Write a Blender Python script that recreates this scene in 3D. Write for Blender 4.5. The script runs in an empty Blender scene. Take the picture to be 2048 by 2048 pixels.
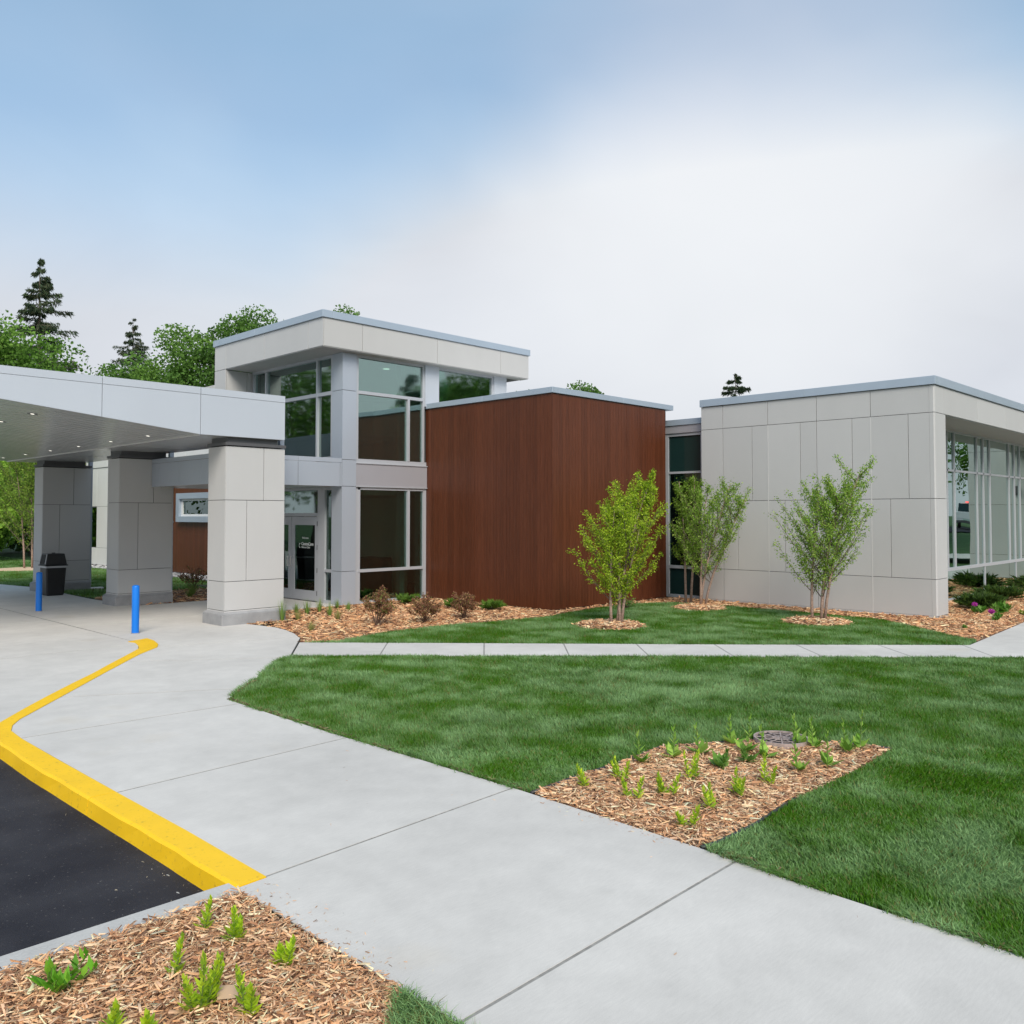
import bpy, bmesh, math, random
import numpy as np
from mathutils import Vector, Matrix
rnd = random.Random(7); rng = np.random.default_rng(7)
S = bpy.context.scene
COL = S.collection
# ------------------------------------------------------------------ camera
CAM_H, YAW, PITCH = 2.2, math.radians(44.365), 0.032
cd = bpy.data.cameras.new('camera'); cam = bpy.data.objects.new('camera', cd); COL.objects.link(cam)
cam.location = (0, 0, CAM_H); cam.rotation_euler = (math.pi/2 + PITCH, 0, YAW - math.pi/2)
cd.sensor_width = 36; cd.lens = 30.48; cd.shift_x = 0; cd.shift_y = -0.0242
cd.clip_start = 0.05; cd.clip_end = 2000
S.camera = cam
# ------------------------------------------------------------------ world
W = bpy.data.worlds.new('World'); S.world = W; W.use_nodes = True
nt = W.node_tree; N = nt.nodes; L = nt.links; N.clear()
SUN_AZ, SUN_EL = math.radians(-124), math.radians(40)      # azimuth measured from +X
sdir = Vector((math.cos(SUN_AZ)*math.cos(SUN_EL), math.sin(SUN_AZ)*math.cos(SUN_EL), math.sin(SUN_EL)))
def mth(op, a, b=None, c=None, clamp=False):
    n = N.new('ShaderNodeMath'); n.operation = op; n.use_clamp = clamp
    for i, v in enumerate((a, b, c)):
        if v is None: continue
        if isinstance(v, (int, float)): n.inputs[i].default_value = v
        else: L.new(v, n.inputs[i])
    return n.outputs[0]
tc = N.new('ShaderNodeTexCoord'); nm = N.new('ShaderNodeVectorMath'); nm.operation = 'NORMALIZE'
L.new(tc.outputs['Generated'], nm.inputs[0])
sp = N.new('ShaderNodeSeparateXYZ'); L.new(nm.outputs[0], sp.inputs[0]); Z = sp.outputs[2]
def dotn(v):
    n = N.new('ShaderNodeVectorMath'); n.operation = 'DOT_PRODUCT'; L.new(nm.outputs[0], n.inputs[0]); n.inputs[1].default_value = v
    return n.outputs['Value']
def smooth(v, a, b):
    n = N.new('ShaderNodeMapRange'); n.interpolation_type = 'SMOOTHSTEP'; n.clamp = True
    L.new(v, n.inputs[0]); n.inputs[1].default_value = a; n.inputs[2].default_value = b
    return n.outputs[0]
sky = N.new('ShaderNodeTexSky'); sky.sky_type = 'NISHITA'; sky.sun_disc = False
sky.sun_elevation = SUN_EL; sky.sun_rotation = math.radians(90) - SUN_AZ
sky.air_density = 1.0; sky.dust_density = 1.2; sky.ozone_density = 1.5
bsky = N.new('ShaderNodeBackground'); L.new(sky.outputs[0], bsky.inputs[0]); bsky.inputs[1].default_value = 0.12
mp = N.new('ShaderNodeMapping'); L.new(nm.outputs[0], mp.inputs[0]); mp.inputs['Scale'].default_value = (1, 1, 1.9); mp.inputs['Rotation'].default_value = (0.3, 0.2, 0.9)
no = N.new('ShaderNodeTexNoise'); L.new(mp.outputs[0], no.inputs['Vector']); no.inputs['Scale'].default_value = 1.7
no.inputs['Detail'].default_value = 4; no.inputs['Roughness'].default_value = 0.45; no.inputs['Distortion'].default_value = 0.25
NZ = no.outputs['Fac']
BR = (0.830, 0.462, 0.312)
glow = smooth(mth('MULTIPLY_ADD', NZ, 0.16, mth('SUBTRACT', dotn(BR), 0.08)), 0.89, 1.0)
glow = mth('MULTIPLY', glow, smooth(mth('MULTIPLY_ADD', NZ, 0.14, Z), 0.60, 0.40))
core = smooth(mth('MULTIPLY_ADD', NZ, 0.05, mth('SUBTRACT', dotn(BR), 0.025)), 0.945, 1.0)
left = smooth(dotn((0.2, 0.98, 0.0)), 0.55, 0.98)
low = smooth(mth('MULTIPLY_ADD', NZ, 0.16, mth('SUBTRACT', Z, 0.08)), 0.44, 0.19)
f = mth('MULTIPLY', smooth(Z, 0.60, 0.10), 0.50)
f = mth('ADD', f, mth('MULTIPLY', low, 0.32))
f = mth('ADD', f, mth('MULTIPLY_ADD', NZ, 0.7, -0.10))
f = mth('ADD', f, mth('MULTIPLY', glow, 0.35))
f = mth('SUBTRACT', f, mth('MULTIPLY', left, 0.16))
f = mth('ADD', f, 0.10)
f = mth('MAXIMUM', mth('MINIMUM', f, 0.985), 0.45)
def mixc(fac, a, b):
    n = N.new('ShaderNodeMix'); n.data_type = 'RGBA'; L.new(fac, n.inputs[0])
    for k, v in ((6, a), (7, b)):
        if isinstance(v, tuple): n.inputs[k].default_value = (*v, 1)
        else: L.new(v, n.inputs[k])
    return n.outputs[2]
grey = mth('MULTIPLY', mth('ADD', low, mth('MULTIPLY', glow, 0.66)), 1.0, clamp=True)
veil = mixc(grey, (0.315, 0.475, 0.60), (0.465, 0.485, 0.525))
no2 = N.new('ShaderNodeTexNoise'); L.new(mp.outputs[0], no2.inputs['Vector']); no2.inputs['Scale'].default_value = 3.4; no2.inputs['Detail'].default_value = 5; no2.inputs['Roughness'].default_value = 0.5; no2.inputs['Distortion'].default_value = 0.6
vs_ = N.new('ShaderNodeVectorMath'); vs_.operation = 'SCALE'; L.new(veil, vs_.inputs[0]); L.new(mth('MULTIPLY_ADD', no2.outputs['Fac'], 0.30, 0.85), vs_.inputs['Scale']); veil = vs_.outputs[0]
cloudc = mixc(mth('ADD', mth('MULTIPLY', core, 0.75), mth('MULTIPLY_ADD', NZ, 1.2, -0.58), clamp=True), veil, (0.60, 0.615, 0.635))
bcl = N.new('ShaderNodeBackground'); L.new(cloudc, bcl.inputs[0]); bcl.inputs[1].default_value = 1.0
mx = N.new('ShaderNodeMixShader'); L.new(f, mx.inputs[0]); L.new(bsky.outputs[0], mx.inputs[1]); L.new(bcl.outputs[0], mx.inputs[2])
wo = N.new('ShaderNodeOutputWorld'); L.new(mx.outputs[0], wo.inputs[0])
# ------------------------------------------------------------------ sun, exposure
sd = bpy.data.lights.new('sun', 'SUN'); sun = bpy.data.objects.new('sun', sd); COL.objects.link(sun)
sd.energy = 2.35; sd.angle = math.radians(30); sd.color = (1.0, 0.93, 0.82)
sun.rotation_euler = sdir.to_track_quat('Z', 'Y').to_euler(); sun.location = (0, 0, 30)
S.view_settings.view_transform = 'Standard'; S.view_settings.look = 'None'
S.view_settings.exposure = 0.55; S.view_settings.gamma = 1; S.view_settings.use_curve_mapping = False
S.render.engine = 'CYCLES'; S.cycles.max_bounces = 8; S.cycles.transparent_max_bounces = 12
S.render.resolution_x = 1024; S.render.resolution_y = 1024
# ------------------------------------------------------------------ materials
def newmat(name):
    m = bpy.data.materials.new(name); m.use_nodes = True
    return m, m.node_tree.nodes, m.node_tree.links, m.node_tree.nodes['Principled BSDF']
def mat(name, col, rough=0.6, metal=0.0, var=0.06, nscale=3.0, bump=0.0, bscale=60.0, stretch=(1,1,1), objvar=0.0, attr=False, spec=0.5, fine=0.0, trans=0.0):
    m, n, l, b = newmat(name)
    b.inputs['Roughness'].default_value = rough; b.inputs['Metallic'].default_value = metal
    b.inputs['Specular IOR Level'].default_value = spec
    t = n.new('ShaderNodeTexCoord'); mpp = n.new('ShaderNodeMapping'); mpp.inputs['Scale'].default_value = stretch
    l.new(t.outputs['Object'], mpp.inputs[0])
    nz = n.new('ShaderNodeTexNoise'); nz.inputs['Scale'].default_value = nscale; nz.inputs['Detail'].default_value = 6
    l.new(mpp.outputs[0], nz.inputs['Vector'])
    mr = n.new('ShaderNodeMapRange'); l.new(nz.outputs['Fac'], mr.inputs[0])
    mr.inputs[1].default_value = 0.25; mr.inputs[2].default_value = 0.75; mr.inputs[3].default_value = 1-var; mr.inputs[4].default_value = 1+var
    val = mr.outputs[0]
    if fine:
        nf = n.new('ShaderNodeTexNoise'); nf.inputs['Scale'].default_value = bscale; nf.inputs['Detail'].default_value = 3
        l.new(mpp.outputs[0], nf.inputs['Vector'])
        mf = n.new('ShaderNodeMapRange'); l.new(nf.outputs['Fac'], mf.inputs[0]); mf.inputs[1].default_value = 0.3; mf.inputs[2].default_value = 0.7
        mf.inputs[3].default_value = 1-fine; mf.inputs[4].default_value = 1+fine
        q = n.new('ShaderNodeMath'); q.operation = 'MULTIPLY'; l.new(val, q.inputs[0]); l.new(mf.outputs[0], q.inputs[1]); val = q.outputs[0]
    if objvar:
        oi = n.new('ShaderNodeObjectInfo'); mo = n.new('ShaderNodeMapRange'); l.new(oi.outputs['Random'], mo.inputs[0])
        mo.inputs[3].default_value = 1-objvar; mo.inputs[4].default_value = 1+objvar
        q = n.new('ShaderNodeMath'); q.operation = 'MULTIPLY'; l.new(val, q.inputs[0]); l.new(mo.outputs[0], q.inputs[1]); val = q.outputs[0]
    vm = n.new('ShaderNodeVectorMath'); vm.operation = 'SCALE'; l.new(val, vm.inputs['Scale'])
    if attr:
        a = n.new('ShaderNodeAttribute'); a.attribute_name = 'Col'; l.new(a.outputs['Color'], vm.inputs[0])
    else: vm.inputs[0].default_value = col
    l.new(vm.outputs[0], b.inputs['Base Color'])
    if bump:
        nb = n.new('ShaderNodeTexNoise'); nb.inputs['Scale'].default_value = bscale; nb.inputs['Detail'].default_value = 5
        l.new(mpp.outputs[0], nb.inputs['Vector'])
        bp = n.new('ShaderNodeBump'); bp.inputs['Strength'].default_value = bump; bp.inputs['Distance'].default_value = 0.01
        l.new(nb.outputs['Fac'], bp.inputs['Height']); l.new(bp.outputs[0], b.inputs['Normal'])
    if trans:
        tr = n.new('ShaderNodeBsdfTranslucent'); l.new(vm.outputs[0], tr.inputs[0])
        ms = n.new('ShaderNodeMixShader'); ms.inputs[0].default_value = trans
        out = n['Material Output']; l.new(b.outputs[0], ms.inputs[1]); l.new(tr.outputs[0], ms.inputs[2]); l.new(ms.outputs[0], out.inputs[0])
    return m
def glassmat(name, tint, refl=0.16, grough=0.0):
    m, n, l, b = newmat(name); n.remove(b)
    tb = n.new('ShaderNodeBsdfTransparent'); tb.inputs[0].default_value = (*tint, 1)
    gb = n.new('ShaderNodeBsdfGlossy'); gb.inputs[0].default_value = (0.78, 0.95, 0.90, 1); gb.inputs['Roughness'].default_value = grough
    fr = n.new('ShaderNodeFresnel'); fr.inputs[0].default_value = 1.5
    ad = n.new('ShaderNodeMath'); ad.operation = 'ADD'; ad.use_clamp = True; l.new(fr.outputs[0], ad.inputs[0]); ad.inputs[1].default_value = refl
    t = n.new('ShaderNodeTexCoord'); nz = n.new('ShaderNodeTexNoise'); nz.inputs['Scale'].default_value = 0.7; nz.inputs['Detail'].default_value = 1; l.new(t.outputs['Object'], nz.inputs['Vector'])
    bp = n.new('ShaderNodeBump'); bp.inputs['Strength'].default_value = 0.35; bp.inputs['Distance'].default_value = 0.02; l.new(nz.outputs['Fac'], bp.inputs['Height']); l.new(bp.outputs[0], gb.inputs['Normal'])
    ms = n.new('ShaderNodeMixShader'); l.new(ad.outputs[0], ms.inputs[0]); l.new(tb.outputs[0], ms.inputs[1]); l.new(gb.outputs[0], ms.inputs[2])
    l.new(ms.outputs[0], n['Material Output'].inputs[0]); return m
def concrete(name, col, joint=0.0):
    m, n, l, b = newmat(name); b.inputs['Roughness'].default_value = 0.85; b.inputs['Specular IOR Level'].default_value = 0.3
    t = n.new('ShaderNodeTexCoord')
    def noise(sc, det, stretch=None, rot=0):
        nz = n.new('ShaderNodeTexNoise'); nz.inputs['Scale'].default_value = sc; nz.inputs['Detail'].default_value = det
        mpp = n.new('ShaderNodeMapping'); l.new(t.outputs['Object'], mpp.inputs[0])
        if stretch: mpp.inputs['Scale'].default_value = stretch
        mpp.inputs['Rotation'].default_value = (0, 0, rot)
        l.new(mpp.outputs[0], nz.inputs['Vector']); return nz.outputs['Fac']
    def rg(v, a, b2, lo=0.25, hi=0.75):
        mr = n.new('ShaderNodeMapRange'); l.new(v, mr.inputs[0]); mr.inputs[1].default_value = lo; mr.inputs[2].default_value = hi; mr.inputs[3].default_value = a; mr.inputs[4].default_value = b2; return mr.outputs[0]
    def mul(a, c):
        q = n.new('ShaderNodeMath'); q.operation = 'MULTIPLY'; l.new(a, q.inputs[0]); l.new(c, q.inputs[1]); return q.outputs[0]
    v = mul(rg(noise(0.55, 6), 0.87, 1.09), rg(noise(4, 6), 0.93, 1.05))
    v = mul(v, rg(noise(9, 5, (1.5, 9, 1), 0.15), 0.945, 1.045))       # broom streaks
    v = mul(v, rg(noise(160, 2), 0.95, 1.05))
    st = rg(noise(2.3, 3), 1.0, 0.90, 0.66, 0.80); v = mul(v, st)      # faint stains
    pit = rg(noise(38, 1), 1.0, 0.72, 0.80, 0.86); v = mul(v, pit)      # sparse specks
    vm = n.new('ShaderNodeVectorMath'); vm.operation = 'SCALE'; l.new(v, vm.inputs['Scale']); l.new(vm.outputs[0], b.inputs['Base Color'])
    tn = n.new('ShaderNodeMix'); tn.data_type = 'RGBA'; l.new(rg(noise(0.9, 4, (1, 1, 1), 1.1), 0, 0.55, 0.62, 0.78), tn.inputs[0]); tn.inputs[6].default_value = (*col, 1); tn.inputs[7].default_value = (col[0]*.90, col[1]*.84, col[2]*.74, 1)
    l.new(tn.outputs[2], vm.inputs[0])
    bp = n.new('ShaderNodeBump'); bp.inputs['Strength'].default_value = 0.25; bp.inputs['Distance'].default_value = 0.004
    l.new(noise(90, 4, (1, 4, 1), 0.15), bp.inputs['Height']); l.new(bp.outputs[0], b.inputs['Normal'])
    return m
def asphalt():
    m, n, l, b = newmat('asphalt'); b.inputs['Roughness'].default_value = 0.88; b.inputs['Specular IOR Level'].default_value = 0.25
    t = n.new('ShaderNodeTexCoord')
    a = n.new('ShaderNodeTexNoise'); a.inputs['Scale'].default_value = 1.6; a.inputs['Detail'].default_value = 7; l.new(t.outputs['Object'], a.inputs['Vector'])
    v = n.new('ShaderNodeTexVoronoi'); v.inputs['Scale'].default_value = 130; l.new(t.outputs['Object'], v.inputs['Vector'])
    r = n.new('ShaderNodeValToRGB'); l.new(a.outputs['Fac'], r.inputs[0]); r.color_ramp.elements[0].position = 0.35; r.color_ramp.elements[0].color = (0.020, 0.020, 0.027, 1)
    r.color_ramp.elements[1].position = 0.72; r.color_ramp.elements[1].color = (0.045, 0.045, 0.053, 1)
    s = n.new('ShaderNodeTexNoise'); s.inputs['Scale'].default_value = 45; s.inputs['Detail'].default_value = 2; l.new(t.outputs['Object'], s.inputs['Vector'])
    mr = n.new('ShaderNodeMapRange'); l.new(s.outputs['Fac'], mr.inputs[0]); mr.inputs[1].default_value = 0.66; mr.inputs[2].default_value = 0.74; mr.inputs[3].default_value = 0; mr.inputs[4].default_value = 0.5
    mc = n.new('ShaderNodeMix'); mc.data_type = 'RGBA'; l.new(mr.outputs[0], mc.inputs[0]); l.new(r.outputs[0], mc.inputs[6]); mc.inputs[7].default_value = (0.2, 0.19, 0.18, 1)
    l.new(mc.outputs[2], b.inputs['Base Color'])
    bp = n.new('ShaderNodeBump'); bp.inputs['Strength'].default_value = 0.9; bp.inputs['Distance'].default_value = 0.006; l.new(v.outputs['Distance'], bp.inputs['Height']); l.new(bp.outputs[0], b.inputs['Normal'])
    return m
def painted(name, col, worn):
    m, n, l, b = newmat(name); b.inputs['Roughness'].default_value = 0.55
    t = n.new('ShaderNodeTexCoord'); a = n.new('ShaderNodeTexNoise'); a.inputs['Scale'].default_value = 22; a.inputs['Detail'].default_value = 8; a.inputs['Roughness'].default_value = 0.7; l.new(t.outputs['Object'], a.inputs['Vector'])
    mr = n.new('ShaderNodeMapRange'); l.new(a.outputs['Fac'], mr.inputs[0]); mr.inputs[1].default_value = 0.57; mr.inputs[2].default_value = 0.74; mr.inputs[4].default_value = 0.75
    g = n.new('ShaderNodeTexNoise'); g.inputs['Scale'].default_value = 3; g.inputs['Detail'].default_value = 4; l.new(t.outputs['Object'], g.inputs['Vector'])
    mg = n.new('ShaderNodeMapRange'); l.new(g.outputs['Fac'], mg.inputs[0]); mg.inputs[3].default_value = 0.88; mg.inputs[4].default_value = 1.08
    vm = n.new('ShaderNodeVectorMath'); vm.operation = 'SCALE'; vm.inputs[0].default_value = col; l.new(mg.outputs[0], vm.inputs['Scale'])
    mc = n.new('ShaderNodeMix'); mc.data_type = 'RGBA'; l.new(mr.outputs[0], mc.inputs[0]); l.new(vm.outputs[0], mc.inputs[6]); mc.inputs[7].default_value = (*worn, 1); l.new(mc.outputs[2], b.inputs['Base Color'])
    bp = n.new('ShaderNodeBump'); bp.inputs['Strength'].default_value = 0.4; bp.inputs['Distance'].default_value = 0.004; l.new(a.outputs['Fac'], bp.inputs['Height']); l.new(bp.outputs[0], b.inputs['Normal'])
    return m
M = {}
M['panel'] = mat('panel', (0.482, 0.478, 0.473), 0.55, var=0.022, nscale=1.3, stretch=(1.5, 1.5, .8), objvar=0.035, fine=0.02, bscale=120)
M['panel_light'] = mat('panel_light', (0.66, 0.66, 0.65), 0.5, var=0.02, nscale=1.5, objvar=0.02)
M['backing'] = mat('backing', (0.10, 0.10, 0.10), 0.8)
M['trim'] = mat('trim', (0.55, 0.54, 0.53), 0.45, objvar=0.01)
M['metal'] = mat('metal', (0.46, 0.50, 0.565), 0.38, metal=0.35, var=0.03, nscale=0.8, objvar=0.02)
M['metal_white'] = mat('metal_white', (0.55, 0.585, 0.64), 0.35, metal=0.3, var=0.03, nscale=0.6, objvar=0.02)
M['coping'] = mat('coping', (0.40, 0.47, 0.55), 0.42, metal=0.35, var=0.04, nscale=1.2, objvar=0.04)
M['mullion'] = mat('mullion', (0.50, 0.515, 0.55), 0.4, metal=0.3, var=0.02)
M['spandrel'] = mat('spandrel', (0.42, 0.41, 0.44), 0.4, metal=0.3, var=0.02)
M['soffit'] = mat('soffit', (0.44, 0.45, 0.45), 0.24, metal=0.2, var=0.03, nscale=2, objvar=0.03)
M['darkmetal'] = mat('darkmetal', (0.085, 0.085, 0.09), 0.5, var=0.05)
M['wood'] = mat('wood', (0.098, 0.029, 0.012), 0.36, spec=0.32, var=0.30, nscale=3.0, stretch=(22, 22, 0.6), objvar=0.13, fine=0.10, bscale=9)
M['concrete'] = concrete('concrete', (0.575, 0.55, 0.515))
M['concrete_base'] = mat('concrete_base', (0.29, 0.29, 0.295), 0.85, var=0.16, nscale=5, bump=0.2, fine=0.05, bscale=80)
M['concrete_kerb'] = mat('concrete_kerb', (0.46, 0.45, 0.43), 0.9, var=0.12, nscale=4, bump=0.3, bscale=60, fine=0.06)
M['joint'] = mat('joint', (0.26, 0.25, 0.23), 0.9, var=0.3, nscale=20)
M['asphalt'] = asphalt()
M['yellow'] = painted('yellow', (0.92, 0.555, 0.006), (0.34, 0.21, 0.03))
M['blue'] = mat('blue', (0.0, 0.16, 0.62), 0.32, var=0.05)
M['soil'] = mat('soil', (0.05, 0.032, 0.02), 0.95, var=0.4, nscale=8, bump=0.5)
M['mulch_base'] = mat('mulch_base', (0.16, 0.085, 0.048), 0.95, var=0.5, nscale=30, bump=0.9, fine=0.4, bscale=70)
M['chips'] = mat('chips', (1, 1, 1), 0.8, attr=True, var=0.15, nscale=40)
M['lawn_base'] = mat('lawn_base', (0.030, 0.062, 0.018), 0.95, var=0.35, nscale=5, bump=0.8, fine=0.3, bscale=60)
M['lawn_far'] = mat('lawn_far', (0.045, 0.10, 0.025), 0.95, var=0.3, nscale=1.2, bump=0.8, fine=0.25, bscale=25)
M['grass'] = mat('grass', (1, 1, 1), 0.6, attr=True, var=0.08, nscale=2, trans=0.28, spec=0.12)
M['leaf'] = mat('leaf', (1, 1, 1), 0.55, attr=True, var=0.12, nscale=1.0, trans=0.42, spec=0.25)
M['bgleaf'] = mat('bgleaf', (1, 1, 1), 0.65, attr=True, var=0.12, nscale=1.0, trans=0.38, spec=0.2)
M['limeleaf'] = mat('limeleaf', (1, 1, 1), 0.5, attr=True, var=0.1, nscale=9, trans=0.45, spec=0.3)
M['bark'] = mat('bark', (0.13, 0.10, 0.075), 0.9, var=0.35, nscale=14, bump=0.5)
M['birchbark'] = mat('birchbark', (0.30, 0.21, 0.165), 0.85, var=0.5, nscale=22, bump=0.6, stretch=(1, 1, 2.2))
M['interior'] = mat('interior', (0.72, 0.71, 0.62), 0.8, var=0.04)
M['interior_dark'] = mat('interior_dark', (0.05, 0.045, 0.045), 0.8, var=0.1)
M['glass'] = glassmat('glass', (0.50, 0.66, 0.60), 0.27, 0.035)
M['glass_low'] = glassmat('glass_low', (0.56, 0.70, 0.63), 0.11)
M['glass_mirror'] = glassmat('glass_mirror', (0.22, 0.31, 0.29), 0.33)
M['glass_dark'] = glassmat('glass_dark', (0.10, 0.19, 0.17), 0.02)
M['glass_spandrel'] = mat('glass_spandrel', (0.012, 0.032, 0.030), 0.08, spec=0.6)
M['black'] = mat('black', (0.016, 0.016, 0.017), 0.45, var=0.1)
M['bagliner'] = mat('bagliner', (0.45, 0.46, 0.48), 0.35, var=0.1, nscale=20)
M['rubber'] = mat('rubber', (0.02, 0.02, 0.02), 0.8)
M['blind'] = mat('blind', (0.45, 0.58, 0.52), 0.8, var=0.03)
M['lettering'] = mat('lettering', (0.75, 0.78, 0.78), 0.6, var=0.0)
M['gravel'] = mat('gravel', (1, 1, 1), 0.8, attr=True, var=0.1)
M['grate'] = mat('grate', (0.34, 0.27, 0.25), 0.7, var=0.3, nscale=20)
M['edging'] = mat('edging', (0.03, 0.03, 0.035), 0.5, var=0.1)
M['card'] = mat('card', (0.50, 0.34, 0.22), 0.85, var=0.05)
M['carpaint_white'] = mat('carpaint_white', (0.72, 0.73, 0.75), 0.25, var=0.01)
M['carpaint_blue'] = mat('carpaint_blue', (0.03, 0.06, 0.13), 0.2, var=0.01)
M['brickred'] = mat('brickred', (0.20, 0.035, 0.03), 0.8, var=0.15)
M['shingle'] = mat('shingle', (0.06, 0.055, 0.055), 0.9, var=0.2)
def emis(name, col, s):
    m, n, l, b = newmat(name); b.inputs['Base Color'].default_value = (*col, 1); b.inputs['Emission Color'].default_value = (*col, 1); b.inputs['Emission Strength'].default_value = s; return m
M['lamp'] = emis('lamp', (1.0, 0.95, 0.85), 1.3)
M['taillight'] = emis('taillight', (1.0, 0.03, 0.02), 2.5)
# ------------------------------------------------------------------ object helpers
def wloc(o): 
    v = Vector((0, 0, 0))
    while o: v += o.location; o = o.parent
    return v
def tag(o, label=None, cat=None, group=None, kind=None):
    if label: o['label'] = label
    if cat: o['category'] = cat
    if group: o['group'] = group
    if kind: o['kind'] = kind
    return o
def empty(name, loc=(0, 0, 0), parent=None, rz=0):
    o = bpy.data.objects.new(name, None); COL.objects.link(o); o.location = loc; o.rotation_euler[2] = rz; o.empty_display_size = 0.2
    if parent: o.parent = parent
    return o
class G:
    """collects shapes in WORLD coordinates (or local when the parent is at the origin)"""
    def __init__(s): s.v = []; s.f = []; s.c = []
    def add(s, vs, fs, col=None):
        b = len(s.v); s.v += [tuple(v) for v in vs]; s.f += [tuple(b+i for i in f) for f in fs]
        s.c += [col or (1, 1, 1)]*len(vs); return s
    def box(s, x0, x1, y0, y1, z0, z1, col=None):
        return s.add([(x0,y0,z0),(x1,y0,z0),(x1,y1,z0),(x0,y1,z0),(x0,y0,z1),(x1,y0,z1),(x1,y1,z1),(x0,y1,z1)],
              [(0,3,2,1),(4,5,6,7),(0,1,5,4),(1,2,6,5),(2,3,7,6),(3,0,4,7)], col)
    def prism(s, pts, z0, z1, col=None):
        n = len(pts)
        a = sum(pts[i][0]*pts[(i+1) % n][1]-pts[(i+1) % n][0]*pts[i][1] for i in range(n))
        if a < 0: pts = pts[::-1]
        return s.add([(x, y, z0) for x, y in pts]+[(x, y, z1) for x, y in pts],
              [tuple(range(n-1, -1, -1)), tuple(range(n, 2*n))]+[(i, (i+1) % n, n+(i+1) % n, n+i) for i in range(n)], col)
    def tube(s, pts, rad, n=6, col=None, cap=True):
        pts = [Vector(p) for p in pts]; rad = rad if hasattr(rad, '__len__') else [rad]*len(pts)
        vs = []; up = Vector((0.13, 0.21, 1)).normalized()
        for i, p in enumerate(pts):
            d = (pts[min(i+1, len(pts)-1)]-pts[max(i-1, 0)]).normalized()
            u = d.cross(up); u = u.normalized() if u.length > 1e-4 else Vector((1, 0, 0)); w = d.cross(u)
            for k in range(n):
                a = 2*math.pi*k/n; vs.append(p+(u*math.cos(a)+w*math.sin(a))*rad[i])
        fs = [(i*n+k, i*n+(k+1) % n, (i+1)*n+(k+1) % n, (i+1)*n+k) for i in range(len(pts)-1) for k in range(n)]
        if cap: fs += [tuple(range(n-1, -1, -1)), tuple((len(pts)-1)*n+k for k in range(n))]
        return s.add(vs, fs, col)
    def build(s, name, m, parent=None, smooth=False, bevel=0, colors=False):
        me = bpy.data.meshes.new(name); o0 = wloc(parent) if parent else Vector((0, 0, 0))
        me.from_pydata([(v[0]-o0.x, v[1]-o0.y, v[2]-o0.z) for v in s.v], [], s.f); me.update()
        if colors:
            a = me.color_attributes.new('Col', 'FLOAT_COLOR', 'POINT'); a.data.foreach_set('color', np.array([(*c, 1) for c in s.c], 'f').ravel())
        if bevel or smooth:
            bm = bmesh.new(); bm.from_mesh(me)
            bmesh.ops.recalc_face_normals(bm, faces=bm.faces[:])
            if bevel: bmesh.ops.bevel(bm, geom=bm.edges[:], offset=bevel, segments=1, affect='EDGES', clamp_overlap=True)
            bm.to_mesh(me); bm.free()
        if smooth:
            for p in me.polygons: p.use_smooth = True
        o = bpy.data.objects.new(name, me); COL.objects.link(o); me.materials.append(M[m] if isinstance(m, str) else m)
        if parent: o.parent = parent
        return o
def B(name, m, parent, x0, x1, y0, y1, z0, z1, bevel=0):
    return G().box(x0, x1, y0, y1, z0, z1).build(name, m, parent, bevel=bevel)
def arrmesh(name, V, F, C, m, parent=None, off=None):
    """V (n,3) F (m,k) C (n,3) numpy -> object"""
    me = bpy.data.meshes.new(name); V = np.asarray(V, 'f')
    if parent is not None: V = V-np.array(wloc(parent), 'f')
    k = F.shape[1]; me.vertices.add(len(V)); me.vertices.foreach_set('co', V.ravel())
    me.loops.add(F.size); me.loops.foreach_set('vertex_index', F.ravel().astype('i'))
    me.polygons.add(len(F)); me.polygons.foreach_set('loop_start', np.arange(0, F.size, k, dtype='i'))
    me.update(calc_edges=True)
    a = me.color_attributes.new('Col', 'FLOAT_COLOR', 'POINT'); c4 = np.ones((len(V), 4), 'f'); c4[:, :3] = C; a.data.foreach_set('color', c4.ravel())
    me.materials.append(M[m]); o = bpy.data.objects.new(name, me); COL.objects.link(o)
    if parent is not None: o.parent = parent
    return o
def inpoly(P, poly):
    x, y = P[:, 0], P[:, 1]; r = np.zeros(len(P), bool); n = len(poly)
    for i in range(n):
        x1, y1 = poly[i]; x2, y2 = poly[(i+1) % n]
        c = (y1 > y) != (y2 > y)
        with np.errstate(divide='ignore', invalid='ignore'):
            r ^= c & (x < (x2-x1)*(y-y1)/(y2-y1+1e-12)+x1)
    return r
def sample(poly, dens, holes=()):
    p = np.array(poly); lo, hi = p.min(0), p.max(0); n = int((hi-lo).prod()*dens)
    P = lo+rng.random((n, 2))*(hi-lo); k = inpoly(P, poly)
    for h in holes: k &= ~inpoly(P, h)
    return P[k]
FW = np.array([math.cos(YAW), math.sin(YAW)]); RT = np.array([math.sin(YAW), -math.cos(YAW)])
def inview(P, mar=0.16):     # ground the photograph could plausibly see, with a generous margin
    d = P@FW; r = P@RT
    return (d > 1.6) & (np.abs(r/np.maximum(d, .1)) < 0.59+mar), d
def pnoise(x, y, s, seed=0):
    r = np.random.default_rng(seed); v = np.zeros_like(x)
    for i in range(7):
        a = r.random()*6.28; fq = s*(0.6+1.1*r.random()); ph = r.random()*6.28
        v += np.sin((x*np.cos(a)+y*np.sin(a))*fq+ph+1.3*np.sin((x*np.sin(a)-y*np.cos(a))*fq*.7+ph*2))
    return v/4.0
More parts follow.
